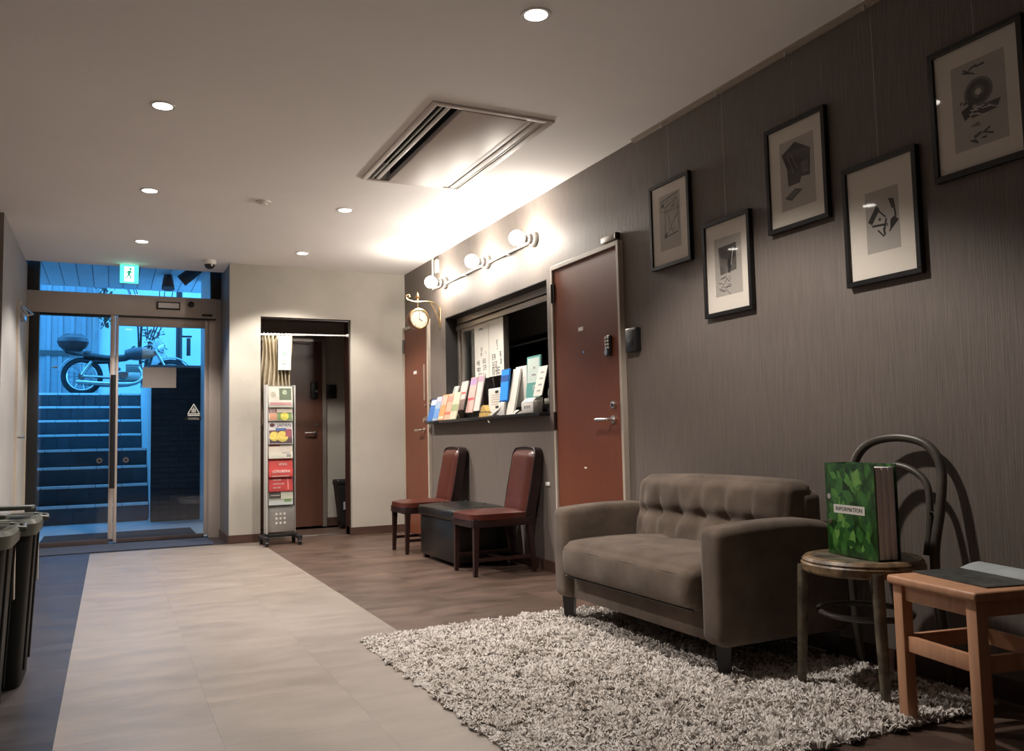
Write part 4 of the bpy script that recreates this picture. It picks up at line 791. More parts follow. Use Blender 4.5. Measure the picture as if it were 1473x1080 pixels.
A4 = [([(0.06, 0.52), (0.34, 0.76), (0.44, 0.68), (0.18, 0.46)], bk), ([(0.70, 0.82), (0.86, 0.80), (0.90, 0.66), (0.80, 0.64)], bk), (line(0.84, 0.66, 0.88, 0.50, 0.05), bk), ([(0.62, 0.42), (0.86, 0.52), (0.98, 0.44), (0.70, 0.28)], bk), (line(0.18, 0.42, 0.56, 0.40, 0.035), bk), (line(0.40, 0.64, 0.60, 0.52, 0.03), bk), (line(0.60, 0.52, 0.52, 0.34, 0.05), bk), (line(0.34, 0.34, 0.52, 0.22, 0.03), bk), (line(0.50, 0.36, 0.54, 0.24, 0.05), bk), (circ(0.42, 0.52, 0.04, 0.6, 10), bk), ([(0.66, 0.46), (0.74, 0.48), (0.72, 0.32), (0.66, 0.30)], pap)]
A5 = [(circ(0.50, 0.62, 0.27, 0.62), mk), (circ(0.50, 0.62, 0.22, 0.62), dk), (circ(0.50, 0.62, 0.12, 0.62), mk), (circ(0.50, 0.62, 0.06, 0.62), lp), ([(0.16, 0.46), (0.38, 0.52), (0.44, 0.40), (0.22, 0.34)], bk), ([(0.40, 0.46), (0.90, 0.46), (0.82, 0.36), (0.34, 0.34)], dk)] + strokes(10, 0.3, 0.7, 0.35, 0.48, 0.014, 0.2, lp, 8) + strokes(8, 0.15, 0.8, 0.5, 0.56, 0.03, 0.08, dk, 9) + strokes(6, 0.22, 0.6, 0.86, 0.93, 0.018, 0.2, dk, 12) + strokes(7, 0.3, 0.6, 0.06, 0.14, 0.02, 0.16, dk, 13) + strokes(3, 0.3, 0.55, 0.23, 0.25, 0.01, 0.15, mk, 14)
PR = H - 0.02
picture(*pp(3.431, 3.785, 1.803, 2.277), 'framed print of a sketched bottle shape, leftmost and nearest the office door', (0.24, 0.76, 0.20, 0.84), A1, PR)
picture(*pp(2.990, 3.338, 1.478, 1.958), 'framed print with a small dark square and scribbles, lower left in the row', (0.24, 0.80, 0.20, 0.80), A2, PR)
picture(*pp(2.510, 2.868, 1.795, 2.280), 'framed print of a dark house shaped figure in the middle of the row', (0.24, 0.80, 0.18, 0.82), A3, PR)
picture(*pp(2.085, 2.436, 1.478, 1.967), 'framed print with bold black angular marks above the chair', (0.30, 0.74, 0.24, 0.74), A4, PR)
picture(*pp(1.660, 2.014, 1.788, 2.270), 'framed print with a dark ringed sun at the upper right of the wall', (0.24, 0.80, 0.18, 0.82), A5, PR)

# ================================================================== ALCOVE CONTENT
d3 = thing('door_5', 'dark brown door with lever handle inside the small passage', 'door', (1.70, 9.15, 0), kind='structure')
B('door_leaf', 'doordark', d3, -0.42, 0.375, -0.045, -0.01, 0.012, 2.0); m = MB(); m.box(0.378, 0.42, -0.06, 0.01, 0, 2.04).box(-0.42, 0.378, -0.06, 0.01, 2.004, 2.04); m.build('door_frame', 'alu', d3)
rs = MB().cyl((0.30, -0.053, 1.01), (0.30, -0.045, 1.01), 0.024, n=18).build('handle_rose', 'steel', d3, True)
MB().tube(spline([(0.30, -0.05, 1.01), (0.30, -0.09, 1.01), (0.28, -0.098, 1.01), (0.18, -0.098, 1.01)], 5), 0.010, 8).build('lever', 'steel', rs, True)
MB().cyl((0.32, -0.055, 1.10), (0.32, -0.045, 1.10), 0.02, n=16).build('deadbolt', 'steel', d3, True)
kp = MB().box(0.25, 0.33, -0.065, -0.045, 1.38, 1.56, bev=0.012).build('keypad_lock', 'black', d3, True); MB().cyl((0.31, -0.075, 1.46), (0.31, -0.065, 1.46), 0.014, n=12).build('knob', 'steel', kp, True)
MB().tube([(-0.1, -0.05, 1.98), (0.24, -0.05, 1.975)], 0.008, 8).build('closer_arm', 'steel', d3, True)
t = thing('card_reader', 'black card reader on the passage wall inside the doorway', 'card reader', (2.185, 9.16, 1.46)); B('housing', 'black', t, -0.06, 0.06, -0.03, 0.0, -0.075, 0.075, bev=0.006); B('sensor_window', 'blackm', t, -0.03, 0.03, -0.032, -0.029, -0.04, 0.02)
cr_ = thing('curtain_rod', 'white tension rod across the open doorway', 'rod', (1.7, 8.13, 1.945))
MB().tube([(-0.433, 0, -0.006), (0.0, 0, 0.003)], 0.011, 10).build('rod', 'white', cr_, True); MB().tube([(0.0, 0, 0.003), (0.415, 0, 0.010)], 0.008, 10).build('inner_rod', 'white', cr_, True)
MB().lathe([(0, 0), (0.02, 0), (0.012, 0.025), (0, 0.025)], (0.418, 0, 0.010), (-1, 0, 0), 14).build('end_cap', 'white', cr_, True)
cu_ = thing('curtain', 'gathered beige curtain pushed to the left of the doorway', 'curtain', (1.285, 8.14, 0.9))
def cf(u, v):
    x = 0.275 * u + 0.01 * math.sin(9 * v + 6 * u); return (x, 0.028 * math.sin(2 * PI * 7 * u + 0.6 * math.sin(4 * v)) * (0.8 + 0.4 * (1 - v)) , 0.13 + 0.91 * v)
MB().grid(cf, 110, 14).build('fabric', 'curtain', cu_, True, solid=0.003)
for k in range(8): MB().tube([(0.02 + 0.034 * k, 0.018 * math.cos(a * PI / 6), 1.043 + 0.018 * math.sin(a * PI / 6)) for a in range(12)], 0.0022, 6, closed=True).build('curtain_ring', 'white', cu_, True)
t = thing('hanging_sign', 'pale green paper sign hanging from the curtain rod', 'sign', (1.49, 8.085, 1.60)); B('sheet', PM('pale_green_card', (0.50, 0.58, 0.53), 0.6), t, -0.062, 0.058, 0.0, 0.003, 0.0, 0.325)
MB().tube([(-0.0, 0.0015, 0.325), (0.0, 0.035, 0.352)], 0.0015, 5).build('string', 'white', t)
for (a, b, c, d) in ((-0.045, 0.04, 0.285, 0.297), (-0.02, 0.02, 0.20, 0.24), (-0.02, 0.02, 0.14, 0.18), (-0.05, 0.045, 0.088, 0.092), (-0.02, 0.01, 0.05, 0.07)): B('print_mark', PM('grey_green_print', (0.30, 0.38, 0.36), 0.6), t, a, b, -0.001, 0.0, c, d)
wb = thing('waste_basket', 'tall black waste basket in the passage behind the doorway', 'waste basket', (2.265, 8.80, 0.0))
MB().box(-0.10, 0.10, -0.08, 0.08, 0.0, 0.46).build('tmp', 'black'); bpy.data.objects.remove(bpy.data.objects['tmp'])
m = MB(); 
m.grid(lambda u, v: (lambda a, s: ((0.075 + 0.05 * v) * max(-1, min(1, 1.5 * math.cos(a))) * s, (0.06 + 0.04 * v) * max(-1, min(1, 1.5 * math.sin(a))), 0.50 * v))(2 * PI * u, 1), 32, 8, True); m.build('bin_body', 'black', wb, True, solid=0.004)
m = MB(); m.box(-0.075, 0.075, -0.06, 0.06, 0.0, 0.006); m.build('bin_base', 'black', wb)
m = MB(); m.grid(lambda u, v: ((0.128 - 0.004 * v) * max(-1, min(1, 1.5 * math.cos(2 * PI * u))), (0.103 - 0.004 * v) * max(-1, min(1, 1.5 * math.sin(2 * PI * u))), 0.46 + 0.05 * v), 32, 4, True); m.build('liner_bag', 'blackm', wb, True, solid=0.003)
B('label', 'concrete', wb, -0.06, 0.04, -0.092, -0.088, 0.20, 0.28)

# ================================================================== BROCHURE RACK
rkx, rky = 1.385, 7.74
rc = thing('brochure_rack', 'slim silver brochure rack on black castors beside the doorway', 'rack', (rkx, rky, 0), math.radians(2))
metal = PM('silver_grey_steel', (0.42, 0.41, 0.39), 0.35, 0.6)
for s in (-1, 1):
    B('side_panel', PM('frosted_panel', (0.50, 0.49, 0.46), 0.4) if s < 0 else metal, rc, s * 0.128 - 0.006, s * 0.128 + 0.006, -0.02 if s > 0 else -0.06, 0.05, 0.105, 1.43, bev=0.002)
    B('edge_strip', metal, rc, s * 0.128 - 0.007, s * 0.128 + 0.007, 0.045, 0.06, 0.10, 1.435, bev=0.002)
B('back_panel', metal, rc, -0.122, 0.122, 0.045, 0.05, 0.105, 1.43)
lo_ = B('lower_panel', metal, rc, -0.122, 0.122, -0.012, -0.006, 0.115, 0.345, bev=0.001)
for r in range(3):
    for c in range(3): MB().box(-0.045 + 0.036 * c, -0.027 + 0.036 * c, -0.0135, -0.0125, 0.185 + 0.040 * r, 0.203 + 0.040 * r).build('hole', 'paper', lo_)
m = MB(); m.box(-0.15, 0.15, -0.02, 0.02, 0.07, 0.10, bev=0.004).box(-0.165, -0.125, -0.14, 0.14, 0.055, 0.085, bev=0.006).box(0.125, 0.165, -0.14, 0.14, 0.055, 0.085, bev=0.006); m.build('base', 'black', rc, True)
for sx in (-1, 1):
    for sy in (-1, 1):
        w_ = MB().cyl((sx * 0.145 - 0.012, sy * 0.12, 0.026), (sx * 0.145 + 0.012, sy * 0.12, 0.026), 0.026, n=16).build('castor', 'black', rc, True)
        MB().box(sx * 0.145 - 0.016, sx * 0.145 + 0.016, sy * 0.12 - 0.02, sy * 0.12 + 0.02, 0.03, 0.058, bev=0.004).build('fork', 'blackm', w_)
tiers = [1.16, 0.955, 0.735, 0.60, 0.48, 0.36, 0.335]
PZ = [1.315, 1.115, 0.885, 0.60, 0.47, 0.345]
for z in (1.225, 1.105, 0.895, 0.765, 0.60, 0.47, 0.35):
    p = MB().box(-0.12, 0.12, -0.035, 0.045, z - 0.004, z).build('pocket_shelf', 'acrylic', rc); MB().box(-0.12, 0.12, -0.037, -0.034, z - 0.002, z + 0.05).build('pocket_front', 'acrylic', p)
def mag(zb, zt, label, col, marks, lean=0.03, w=0.215, words=()):
    t = thing('magazine', label, 'magazine', (rkx, rky - 0.034, zb), math.radians(2), 'magazines in the brochure rack')
    h = zt - zb; a = math.atan2(lean, h); R_ = Matrix.Rotation(-a, 4, 'X')
    MB().box(-w / 2, w / 2, 0.0, 0.008, 0.0, h, mat=R_).build('cover', PM('magazine_cover', col, 0.4, var=0.04, vs=20), t)
    for k, (kind, g, c) in enumerate(marks):
        m = MB(); y = -0.0006 - 0.0002 * k
        if kind == 'b': m.box(-w / 2 + g[0] * w, -w / 2 + g[1] * w, y, 0.0, h * g[2], h * g[3], mat=R_)
        else:
            q = [(-w / 2 + g[0] * w + g[2] * w * math.cos(2 * PI * i / 22), h * g[1] + g[2] * w * g[3] * math.sin(2 * PI * i / 22)) for i in range(22)]
            m.prism(q, lambda p_, q_, d: R_ @ Vector((p_, d, q_)), y, 0.0)
        m.build('printed_area', PM('cover_print', c, 0.45, var=0.35 if kind == 'c' else 0.12, vs=55), t)
    for (s_, sz, px_, pz_, mm) in words:
        bs_ = R_ @ basis((1, 0, 0), (0, 0, 1), (-w / 2 + px_ * w, -0.0022, h * pz_))
        if isinstance(s_, int): scribble('printed_characters', s_, sz, mm, t, bs_, int(zb * 1000) + s_)
        else: text('lettering', s_, sz, mm, t, bs_, 0.0003)
    return t
redm = (0.50, 0.055, 0.05)
mag(1.229, 1.42, 'magazine with green photo and pink band in the top pocket of the rack', (0.55, 0.52, 0.45), [('b', (0.45, 0.95, 0.35, 0.92), (0.10, 0.13, 0.08)), ('b', (0.05, 0.95, 0.10, 0.24), (0.58, 0.28, 0.28)), ('c', (0.22, 0.62, 0.12, 1.0), (0.45, 0.42, 0.33)), ('c', (0.68, 0.72, 0.10, 1.0), (0.35, 0.40, 0.28))])
mag(1.109, 1.255, 'magazine with yellow green food photo, second pocket of the rack', (0.58, 0.50, 0.42), [('b', (0.02, 0.35, 0.50, 0.74), (0.16, 0.02, 0.03)), ('b', (0.35, 0.97, 0.03, 0.52), (0.13, 0.20, 0.05)), ('b', (0.04, 0.34, 0.03, 0.46), (0.50, 0.22, 0.12)), ('c', (0.66, 0.27, 0.17, 1.0), (0.62, 0.52, 0.06))], words=[(2, 0.030, 0.17, 0.62, 'paper')])
mag(0.899, 1.130, 'travel magazine with the word JAPAN and two yellow bowls on the rack', (0.60, 0.58, 0.58), [('b', (0.03, 0.97, 0.02, 0.54), (0.10, 0.05, 0.055)), ('b', (0.30, 0.75, 0.53, 0.62), (0.05, 0.12, 0.30)), ('c', (0.24, 0.30, 0.20, 1.0), (0.60, 0.46, 0.10)), ('c', (0.58, 0.29, 0.23, 1.0), (0.60, 0.46, 0.10)), ('c', (0.16, 0.74, 0.10, 0.8), (0.10, 0.015, 0.02)), ('b', (0.70, 0.95, 0.28, 0.58), (0.25, 0.06, 0.08))], words=[('! JAPAN', 0.044, 0.60, 0.735, 'ink')])
mag(0.769, 0.922, 'cream leaflet with red heading below the travel magazine in the rack', (0.56, 0.50, 0.42), [('b', (0.05, 0.50, 0.72, 0.90), (0.40, 0.08, 0.08)), ('b', (0.55, 0.9, 0.3, 0.36), (0.25, 0.22, 0.2)), ('b', (0.74, 0.92, 0.08, 0.25), (0.22, 0.2, 0.18))])
mag(0.604, 0.795, 'bright red leaflet with white lettering in the middle of the rack', redm, [('b', (0.04, 0.3, 0.90, 0.98), (0.5, 0.42, 0.36)), ('b', (0.15, 0.85, 0.02, 0.06), (0.6, 0.4, 0.36))], words=[(5, 0.020, 0.6, 0.60, 'paper'), (8, 0.026, 0.52, 0.26, 'paper')])
mag(0.474, 0.632, 'red leaflet with lines of small print, lower part of the rack', (0.42, 0.035, 0.035), [('b', (0.78, 0.83, 0.1, 0.95), (0.58, 0.2, 0.18))], words=[(8, 0.012, 0.36, 0.66, 'paper'), (11, 0.012, 0.42, 0.44, 'paper'), (7, 0.012, 0.34, 0.22, 'paper')])
mag(0.405, 0.515, 'pair of dark and pale leaflets near the bottom of the rack', (0.42, 0.42, 0.34), [('b', (0.02, 0.50, 0.05, 0.92), (0.05, 0.04, 0.035)), ('b', (0.06, 0.46, 0.62, 0.86), (0.30, 0.06, 0.07)), ('b', (0.58, 0.88, 0.6, 0.72), (0.06, 0.06, 0.05)), ('b', (0.08, 0.46, 0.3, 0.36), (0.4, 0.38, 0.34))], lean=0.012)
mag(0.354, 0.448, 'white leaflet with a green square in the lowest pocket of the rack', (0.58, 0.58, 0.56), [('b', (0.64, 0.94, 0.28, 0.86), (0.20, 0.34, 0.12)), ('b', (0.25, 0.5, 0.75, 0.82), (0.42, 0.42, 0.42))], lean=0.010)

# ================================================================== RED CHAIRS
def red_chair(loc, label, rz=0):
    t = thing('side_chair', label, 'chair', loc, rz, 'red leather chairs at the reception wall')
    # local: front is -x, width along y; seat 0.40
    m = MB(); m.grid(lambda u, v: (lambda a: (0.235 * (abs(math.cos(a)) ** 0.35) * math.copysign(1, math.cos(a)) * (1 - 0.9 * max(0, v - 0.55) / 0.45 * 1.0), (0.190 + 0.012 * (-math.copysign(abs(math.cos(a)) ** 0.35, math.cos(a)))) * (abs(math.sin(a)) ** 0.35) * math.copysign(1, math.sin(a)) * (1 - 0.9 * max(0, v - 0.55) / 0.45), 0.365 + 0.028 * min(1, v / 0.4) + (0.032 * math.sin(min(1, max(0, v - 0.4) / 0.6) * PI / 2))))(2 * PI * u), 48, 14, True)
    m.bm.faces.new([v for v in m.bm.verts if abs(v.co.z - max(w.co.z for w in m.bm.verts)) < 1e-6]) if False else None
    m.box(-0.05, 0.05, -0.03, 0.03, 0.40, 0.4245)
    m.build('seat_cushion', 'redleather', t, True)
    m = MB(); m.box(-0.225, 0.22, -0.188, -0.160, 0.318, 0.372, bev=0.004).box(-0.225, 0.22, 0.160, 0.188, 0.318, 0.372, bev=0.004).box(-0.228, -0.200, -0.165, 0.165, 0.318, 0.372, bev=0.004).box(0.2, 0.225, -0.165, 0.165, 0.318, 0.372, bev=0.004); m.build('apron', 'darkleather', t, True)
    for sx in (-1, 1):
        for sy in (-1, 1):
            x = 0.195 * sx; y = 0.168 * sy; m = MB()
            f = (-0.01 if sx < 0 else 0.035)
            m.grid(lambda u, v: (x + f * (1 - v) + (0.013 + 0.007 * v) * math.copysign(min(1, 1.4 * abs(math.cos(2 * PI * u + PI / 4))), math.cos(2 * PI * u + PI / 4)), y + (0.013 + 0.007 * v) * math.copysign(min(1, 1.4 * abs(math.sin(2 * PI * u + PI / 4))), math.sin(2 * PI * u + PI / 4)), 0.375 * v), 12, 4, True)
            m.box(x + f - 0.012, x + f + 0.012, y - 0.012, y + 0.012, 0, 0.004); m.build('leg', 'chairwood', t)
    for sy in (-1, 1): MB().box(-0.20, 0.21, 0.168 * sy - 0.008, 0.168 * sy + 0.008, 0.095, 0.118).build('stretcher', 'chairwood', t)
    MB().box(0.0, 0.02, -0.165, 0.165, 0.098, 0.115).build('stretcher', 'chairwood', t)
    # backrest: rounded top slab leaning back
    prof = [(-0.172, 0.36), (-0.182, 0.55), (-0.176, 0.72)] + [(-0.176 + 0.06 - 0.06 * math.cos(k * PI / 12), 0.775 + 0.06 * math.sin(k * PI / 12)) for k in range(7)] + [(0.0, 0.842)]
    prof = prof + [(-a, b) for a, b in prof[-2::-1]]
    def fx(z, d): return 0.155 + 0.10 * ((z - 0.36) / 0.5) + d
    m = MB(); m.prism(prof, lambda a, b, d: (fx(b, d), a, b), 0.012, 0.082); m.build('back_shell', 'darkleather', t, True)
    m = MB()
    def bf(u, v):
        z = 0.385 + 0.435 * v; hw_ = 0.168 if z < 0.765 else 0.168 - 0.055 * (1 - math.sqrt(max(0, 1 - ((z - 0.765) / 0.056) ** 2)))
        y = hw_ * (2 * u - 1); e = min(1, 6 * u, 6 * (1 - u)) ; e2 = min(1, 7 * v + 0.2, 9 * (1 - v)); k = math.sin(min(e, e2) * PI / 2)
        return (fx(z, 0.014 - 0.030 * k), y, z)
    m.grid(bf, 26, 26); m.build('back_pad', 'redleather', t, True)
    MB().tube([(fx(b, 0.012), a * 1.0, b) for a, b in prof], 0.006, 6).build('piping', 'darkleather', t, True)
    return t
red_chair((2.375, 5.295, 0), 'red leather side chair nearer the office door and sofa')
red_chair((2.345, 6.610, 0), 'red leather side chair farther away, beside the far brown door')
# black trunk stool between the chairs
tr = thing('storage_ottoman', 'black leather storage ottoman between the two red chairs', 'ottoman', (2.405, 5.90, 0))
B('body', 'blackleather', tr, -0.215, 0.215, -0.36, 0.36, 0.03, 0.325, bev=0.012)
ld = MB().box(-0.232, 0.232, -0.38, 0.38, 0.325, 0.405, bev=0.022, seg=3).build('lid', 'blackleather', tr, True)
MB().grid(lambda u, v: (-0.21 + 0.42 * u, -0.36 + 0.72 * v, 0.400 + 0.028 * (math.sin(PI * u) * math.sin(PI * v)) ** 0.35), 20, 28).build('padded_top', 'blackleather', ld, True)
for (a, b) in ((-0.1, -0.18), (0.1, -0.18), (-0.1, 0.18), (0.1, 0.18)): MB().lathe([(0, 0.006), (0.012, 0.003), (0.014, 0), (0, 0)], (a, b, 0.425), (0, 0, 1), 12).build('button', 'blackleather', ld, True)
for sx in (-1, 1):
    for sy in (-1, 1): B('foot', 'chairwood', tr, 0.18 * sx - 0.02, 0.18 * sx + 0.02, 0.32 * sy - 0.02, 0.32 * sy + 0.02, 0, 0.03)
tag(B('wall_socket', 'white', None, W - 0.008, W, 5.03, 5.09, 0.575, 0.60, bev=0.003), 'tiny white cable socket on the wall beside the nearer red chair', 'socket')

# ================================================================== SOFA
sfa = thing('loveseat_sofa', 'taupe suede two seat sofa with tufted back standing on the rug', 'sofa', (2.30, 3.075, 0.0))
# local x: front -0.315 .. back +0.33 ; y +-0.64
def soft(mb, x0, x1, y0, y1, z0, z1, r, dn=0.0): mb.box(x0, x1, y0, y1, z0, z1, bev=r, seg=5); return mb
for s, nm in ((-1, 'arm'), (1, 'arm')):
    y0, y1 = (-0.64, -0.505) if s < 0 else (0.505, 0.64)
    m = MB(); soft(m, -0.31, 0.33, y0, y1, 0.125, 0.555, 0.038)
    bmesh.ops.subdivide_edges(m.bm, edges=[e for e in m.bm.edges if e.calc_length() > 0.2], cuts=6, use_grid_fill=True)
    for v in m.bm.verts:
        if v.co.z > 0.4: v.co.z += 0.016 * math.sin(PI * min(1, max(0, (v.co.x + 0.31) / 0.64))) - (0.05 * max(0, (v.co.x - 0.14) / 0.19) ** 2)
    m.build(nm, 'suede', sfa, True)
B('base', 'suede', sfa, -0.272, 0.30, -0.507, 0.507, 0.125, 0.235, bev=0.012)
B('back_frame', 'suede', sfa, 0.20, 0.33, -0.52, 0.52, 0.20, 0.665, bev=0.04, seg=4)
def pillow(x0, x1, y0, y1, z0, z1, n, fn):
    m = MB(); m.box(x0, x1, y0, y1, z0, z1); bmesh.ops.subdivide_edges(m.bm, edges=m.bm.edges[:], cuts=n, use_grid_fill=True)
    c = Vector(((x0 + x1) / 2, (y0 + y1) / 2, (z0 + z1) / 2)); h = Vector(((x1 - x0) / 2, (y1 - y0) / 2, (z1 - z0) / 2))
    for v in m.bm.verts:
        d = v.co - c; q = Vector((d.x / h.x, d.y / h.y, d.z / h.z)); v.co = Vector(fn(q, c, h))
    return m
def roundbox(q, c, h, r):
    p = Vector((q.x * h.x, q.y * h.y, q.z * h.z)); inner = Vector((max(-(h.x - r), min(h.x - r, p.x)), max(-(h.y - r), min(h.y - r, p.y)), max(-(h.z - r), min(h.z - r, p.z))))
    d = p - inner
    if d.length > 1e-7 : p = inner + d.normalized() * min(r, d.length if max(abs(d.x), abs(d.y), abs(d.z)) < r * 0.999 else r)
    return p + c
def seatf(q, c, h):
    p = roundbox(q, c, h, 0.045)
    t = max(0, 1 - q.x ** 4) * max(0, 1 - q.y ** 6)
    if q.z > 0: p.z += 0.024 * t * q.z + 0.004 * math.sin(13 * q.y + 3 * q.x) * t * q.z + 0.003 * math.sin(9 * q.x + 21 * q.y) * t
    if q.x < 0: p.x += q.x * 0.016 * (1 - q.z ** 2) * (1 + 0.25 * math.sin(11 * q.y))
    return p
sc1 = pillow(-0.335, 0.20, -0.503, 0.503, 0.232, 0.405, 34, seatf).build('seat_cushion', 'suede', sfa, True)
MB().tube([(-0.340, -0.47 + 0.94 * k / 30, 0.372) for k in range(31)], 0.003, 6).build('seam', 'suede', sc1, True)
MB().tube([(-0.322, -0.49 + 0.98 * k / 30, 0.240) for k in range(31)], 0.004, 6).build('seam', 'sofaleg', sc1, True)
cols = [-0.68, -0.36, -0.04, 0.28, 0.58, 0.84]; ztuft = 0.0
def backf(q, c, h):
    p = roundbox(q, c, h, 0.05); lean = 0.055 * (q.z + 1) * 0.5
    if q.x < 0.3:
        k = -q.x if q.x < 0 else 0
        dy = min(abs(q.y - a) for a in cols); dz = abs(q.z - ztuft)
        cr1 = math.exp(-(dz / 0.17) ** 2); fade = math.exp(-(dz / 0.75) ** 2) if q.z > ztuft else math.exp(-(dz / 0.7) ** 2)
        cr2 = math.exp(-(dy / 0.045) ** 2) * fade; btn = math.exp(-((dy / 0.06) ** 2 + (dz / 0.13) ** 2))
        edge = max(0, 1 - q.y ** 8) * max(0, 1 - q.z ** 8)
        p.x -= k * edge * (0.040 - 0.020 * cr1 - 0.019 * cr2 - 0.012 * btn + 0.003 * math.sin(17 * q.y + 5 * q.z))
    p.x += lean
    if q.z > 0: p.z += 0.010 * q.z * (1 - q.y ** 2)
    return p
pillow(0.085, 0.245, -0.512, 0.512, 0.36, 0.705, 56, backf).build('tufted_back', 'suede', sfa, True)
for sx in (-1, 1):
    for sy in (-1, 1):
        m = MB(); x = -0.255 if sx < 0 else 0.28; y = 0.575 * sy
        m.cyl((x, y, 0.0), (x, y, 0.128), 0.030, 0.040, 4); 
        m.build('leg', 'sofaleg', sfa)

# ================================================================== RUG
rg = thing('shag_rug', 'thick pale grey shag rug under the sofa and chairs', 'rug', (1.80, 2.81, 0))
RX, RY = 0.77, 0.985
B('backing', PM('rug_backing', (0.55, 0.52, 0.48), 0.95), rg, -RX + 0.01, RX - 0.01, -RY + 0.01, RY - 0.01, 0.0008, 0.006)
rng = np.random.default_rng(5)
def lowfreq(x, y):
    return np.sin(23 * x + 3 * np.sin(17 * y)) * np.cos(19 * y + 2 * np.sin(21 * x)) * 0.5 + np.sin(51 * x + 31 * y) * 0.25 + np.sin(43 * y - 37 * x) * 0.25
NT_ = 11500; K_ = 11; NS = NT_ * K_
tx = rng.uniform(-RX, RX, NT_); ty = rng.uniform(-RY, RY, NT_)
tang = 1.3 * lowfreq(tx * 0.7, ty * 0.7) * PI + rng.normal(0, 0.8, NT_); tl = rng.uniform(0.028, 0.048, NT_); th = 0.016 + 0.016 * rng.random(NT_)
bx = np.repeat(tx, K_) + rng.normal(0, 0.005, NS); by = np.repeat(ty, K_) + rng.normal(0, 0.005, NS)
ang = np.repeat(tang, K_) + rng.normal(0, 0.42, NS)
ln = np.repeat(tl, K_) * rng.uniform(0.75, 1.1, NS); lay_ = rng.uniform(0.45, 1.0, NS); hz = np.repeat(th, K_) * rng.uniform(0.7, 1.15, NS) * (1 + 0.25 * lowfreq(bx + 2, by + 1))
wd_ = rng.uniform(0.0018, 0.0034, NS)
flat_ = 0.50 + 0.50 * np.clip((bx + 0.80) / 0.75, 0, 1)      # the pile is trodden flat along the walkway side
flat_ *= 0.45 + 0.55 * np.clip((bx + RX) / 0.06, 0, 1)
hz *= flat_; ln *= 0.35 + 0.65 * flat_
dx = np.cos(ang); dy = np.sin(ang); px = -dy * wd_; py = dx * wd_
V = np.zeros((NS, 7, 3), np.float32)
def setp(i, fx_, fz, s):
    V[:, i, 0] = bx + dx * ln * lay_ * fx_ + px * s; V[:, i, 1] = by + dy * ln * lay_ * fx_ + py * s; V[:, i, 2] = 0.004 + hz * fz
setp(0, 0, 0, -1); setp(1, 0, 0, 1); setp(2, 0.30, 0.72, -1); setp(3, 0.30, 0.72, 1); setp(4, 0.68, 1.0, -0.9); setp(5, 0.68, 1.0, 0.9); setp(6, 1.0, 0.78, 0)
twist = rng.uniform(-0.004, 0.004, NS); V[:, 4, 2] += twist; V[:, 5, 2] -= twist
idx = (np.arange(NS) * 7)[:, None]
q1 = idx + np.array([0, 1, 3, 2]); q2 = idx + np.array([2, 3, 5, 4]); t1 = idx + np.array([4, 5, 6])
me = bpy.data.meshes.new('pile'); me.vertices.add(NS * 7); me.vertices.foreach_set('co', V.reshape(-1))
loops = np.concatenate([q1, q2, t1], axis=1); me.loops.add(loops.size); me.loops.foreach_set('vertex_index', loops.reshape(-1).astype(np.int32))
me.polygons.add(NS * 3); starts = (np.arange(NS)[:, None] * 11 + np.array([0, 4, 8])).reshape(-1); me.polygons.foreach_set('loop_start', starts.astype(np.int32))
me.polygons.foreach_set('use_smooth', np.ones(NS * 3, bool)); me.update(calc_edges=True); me.validate()
me.materials.append(PM('pale_grey_wool', (0.74, 0.70, 0.66), 0.9, var=0.10, vs=4.5, spec=0.1, col2=(0.56, 0.51, 0.46)))
po = bpy.data.objects.new('pile', me); COL.objects.link(po); po.parent = rg; po['kind'] = 'stuff'

# ================================================================== BENTWOOD CHAIR
bc = thing('bentwood_chair', 'worn olive green bentwood chair with a round seat and hooped back', 'chair', (2.385, 2.155, 0.006), math.radians(8.5))
ZT = 0.455; RSs = 0.205
MB().lathe([(0.0, ZT - 0.012), (0.165, ZT - 0.006), (0.175, ZT + 0.002), (0.168, ZT + 0.001), (0.0, ZT - 0.004)], n=40).build('seat_panel', 'oldgreen', bc, True)
MB().lathe([(0.160, ZT - 0.004), (0.172, ZT + 0.004), (0.192, ZT + 0.002), (0.201, ZT - 0.008), (0.199, ZT - 0.014), (0.205, ZT - 0.020), (0.205, ZT - 0.042), (0.195, ZT - 0.050), (0.165, ZT - 0.048), (0.160, ZT - 0.004)], n=44).build('seat_rim', 'oldrim', bc, True)
for sy in (-1, 1):
    MB().tube([(-0.135, 0.142 * sy, ZT - 0.03), (-0.142, 0.150 * sy, 0.25), (-0.150, 0.160 * sy, 0.012)], [0.021, 0.019, 0.015], 12).build('leg', 'oldgreen', bc, True)
hoop = spline([(0.225, 0.175, 0.012), (0.190, 0.165, 0.25), (0.175, 0.165, ZT), (0.205, 0.178, 0.62), (0.235, 0.172, 0.76), (0.248, 0.115, 0.842), (0.252, 0.0, 0.868), (0.248, -0.115, 0.842), (0.235, -0.172, 0.76), (0.205, -0.178, 0.62), (0.175, -0.165, ZT), (0.190, -0.165, 0.25), (0.225, -0.175, 0.012)], 7)
MB().tube(hoop, 0.0165, 12).build('back_hoop', 'bentwood', bc, True)
MB().tube(spline([(0.178, 0.135, ZT + 0.0), (0.205, 0.140, 0.60), (0.228, 0.112, 0.715), (0.238, 0.0, 0.765), (0.228, -0.112, 0.715), (0.205, -0.140, 0.60), (0.178, -0.135, ZT + 0.0)], 7), 0.0125, 10).build('inner_hoop', 'bentwood', bc, True)
MB().tube([(0.146 * math.cos(2 * PI * k / 36), 0.155 * math.sin(2 * PI * k / 36), 0.265) for k in range(36)], 0.0105, 8, closed=True).build('ring_stretcher', 'bentwood', bc, True)
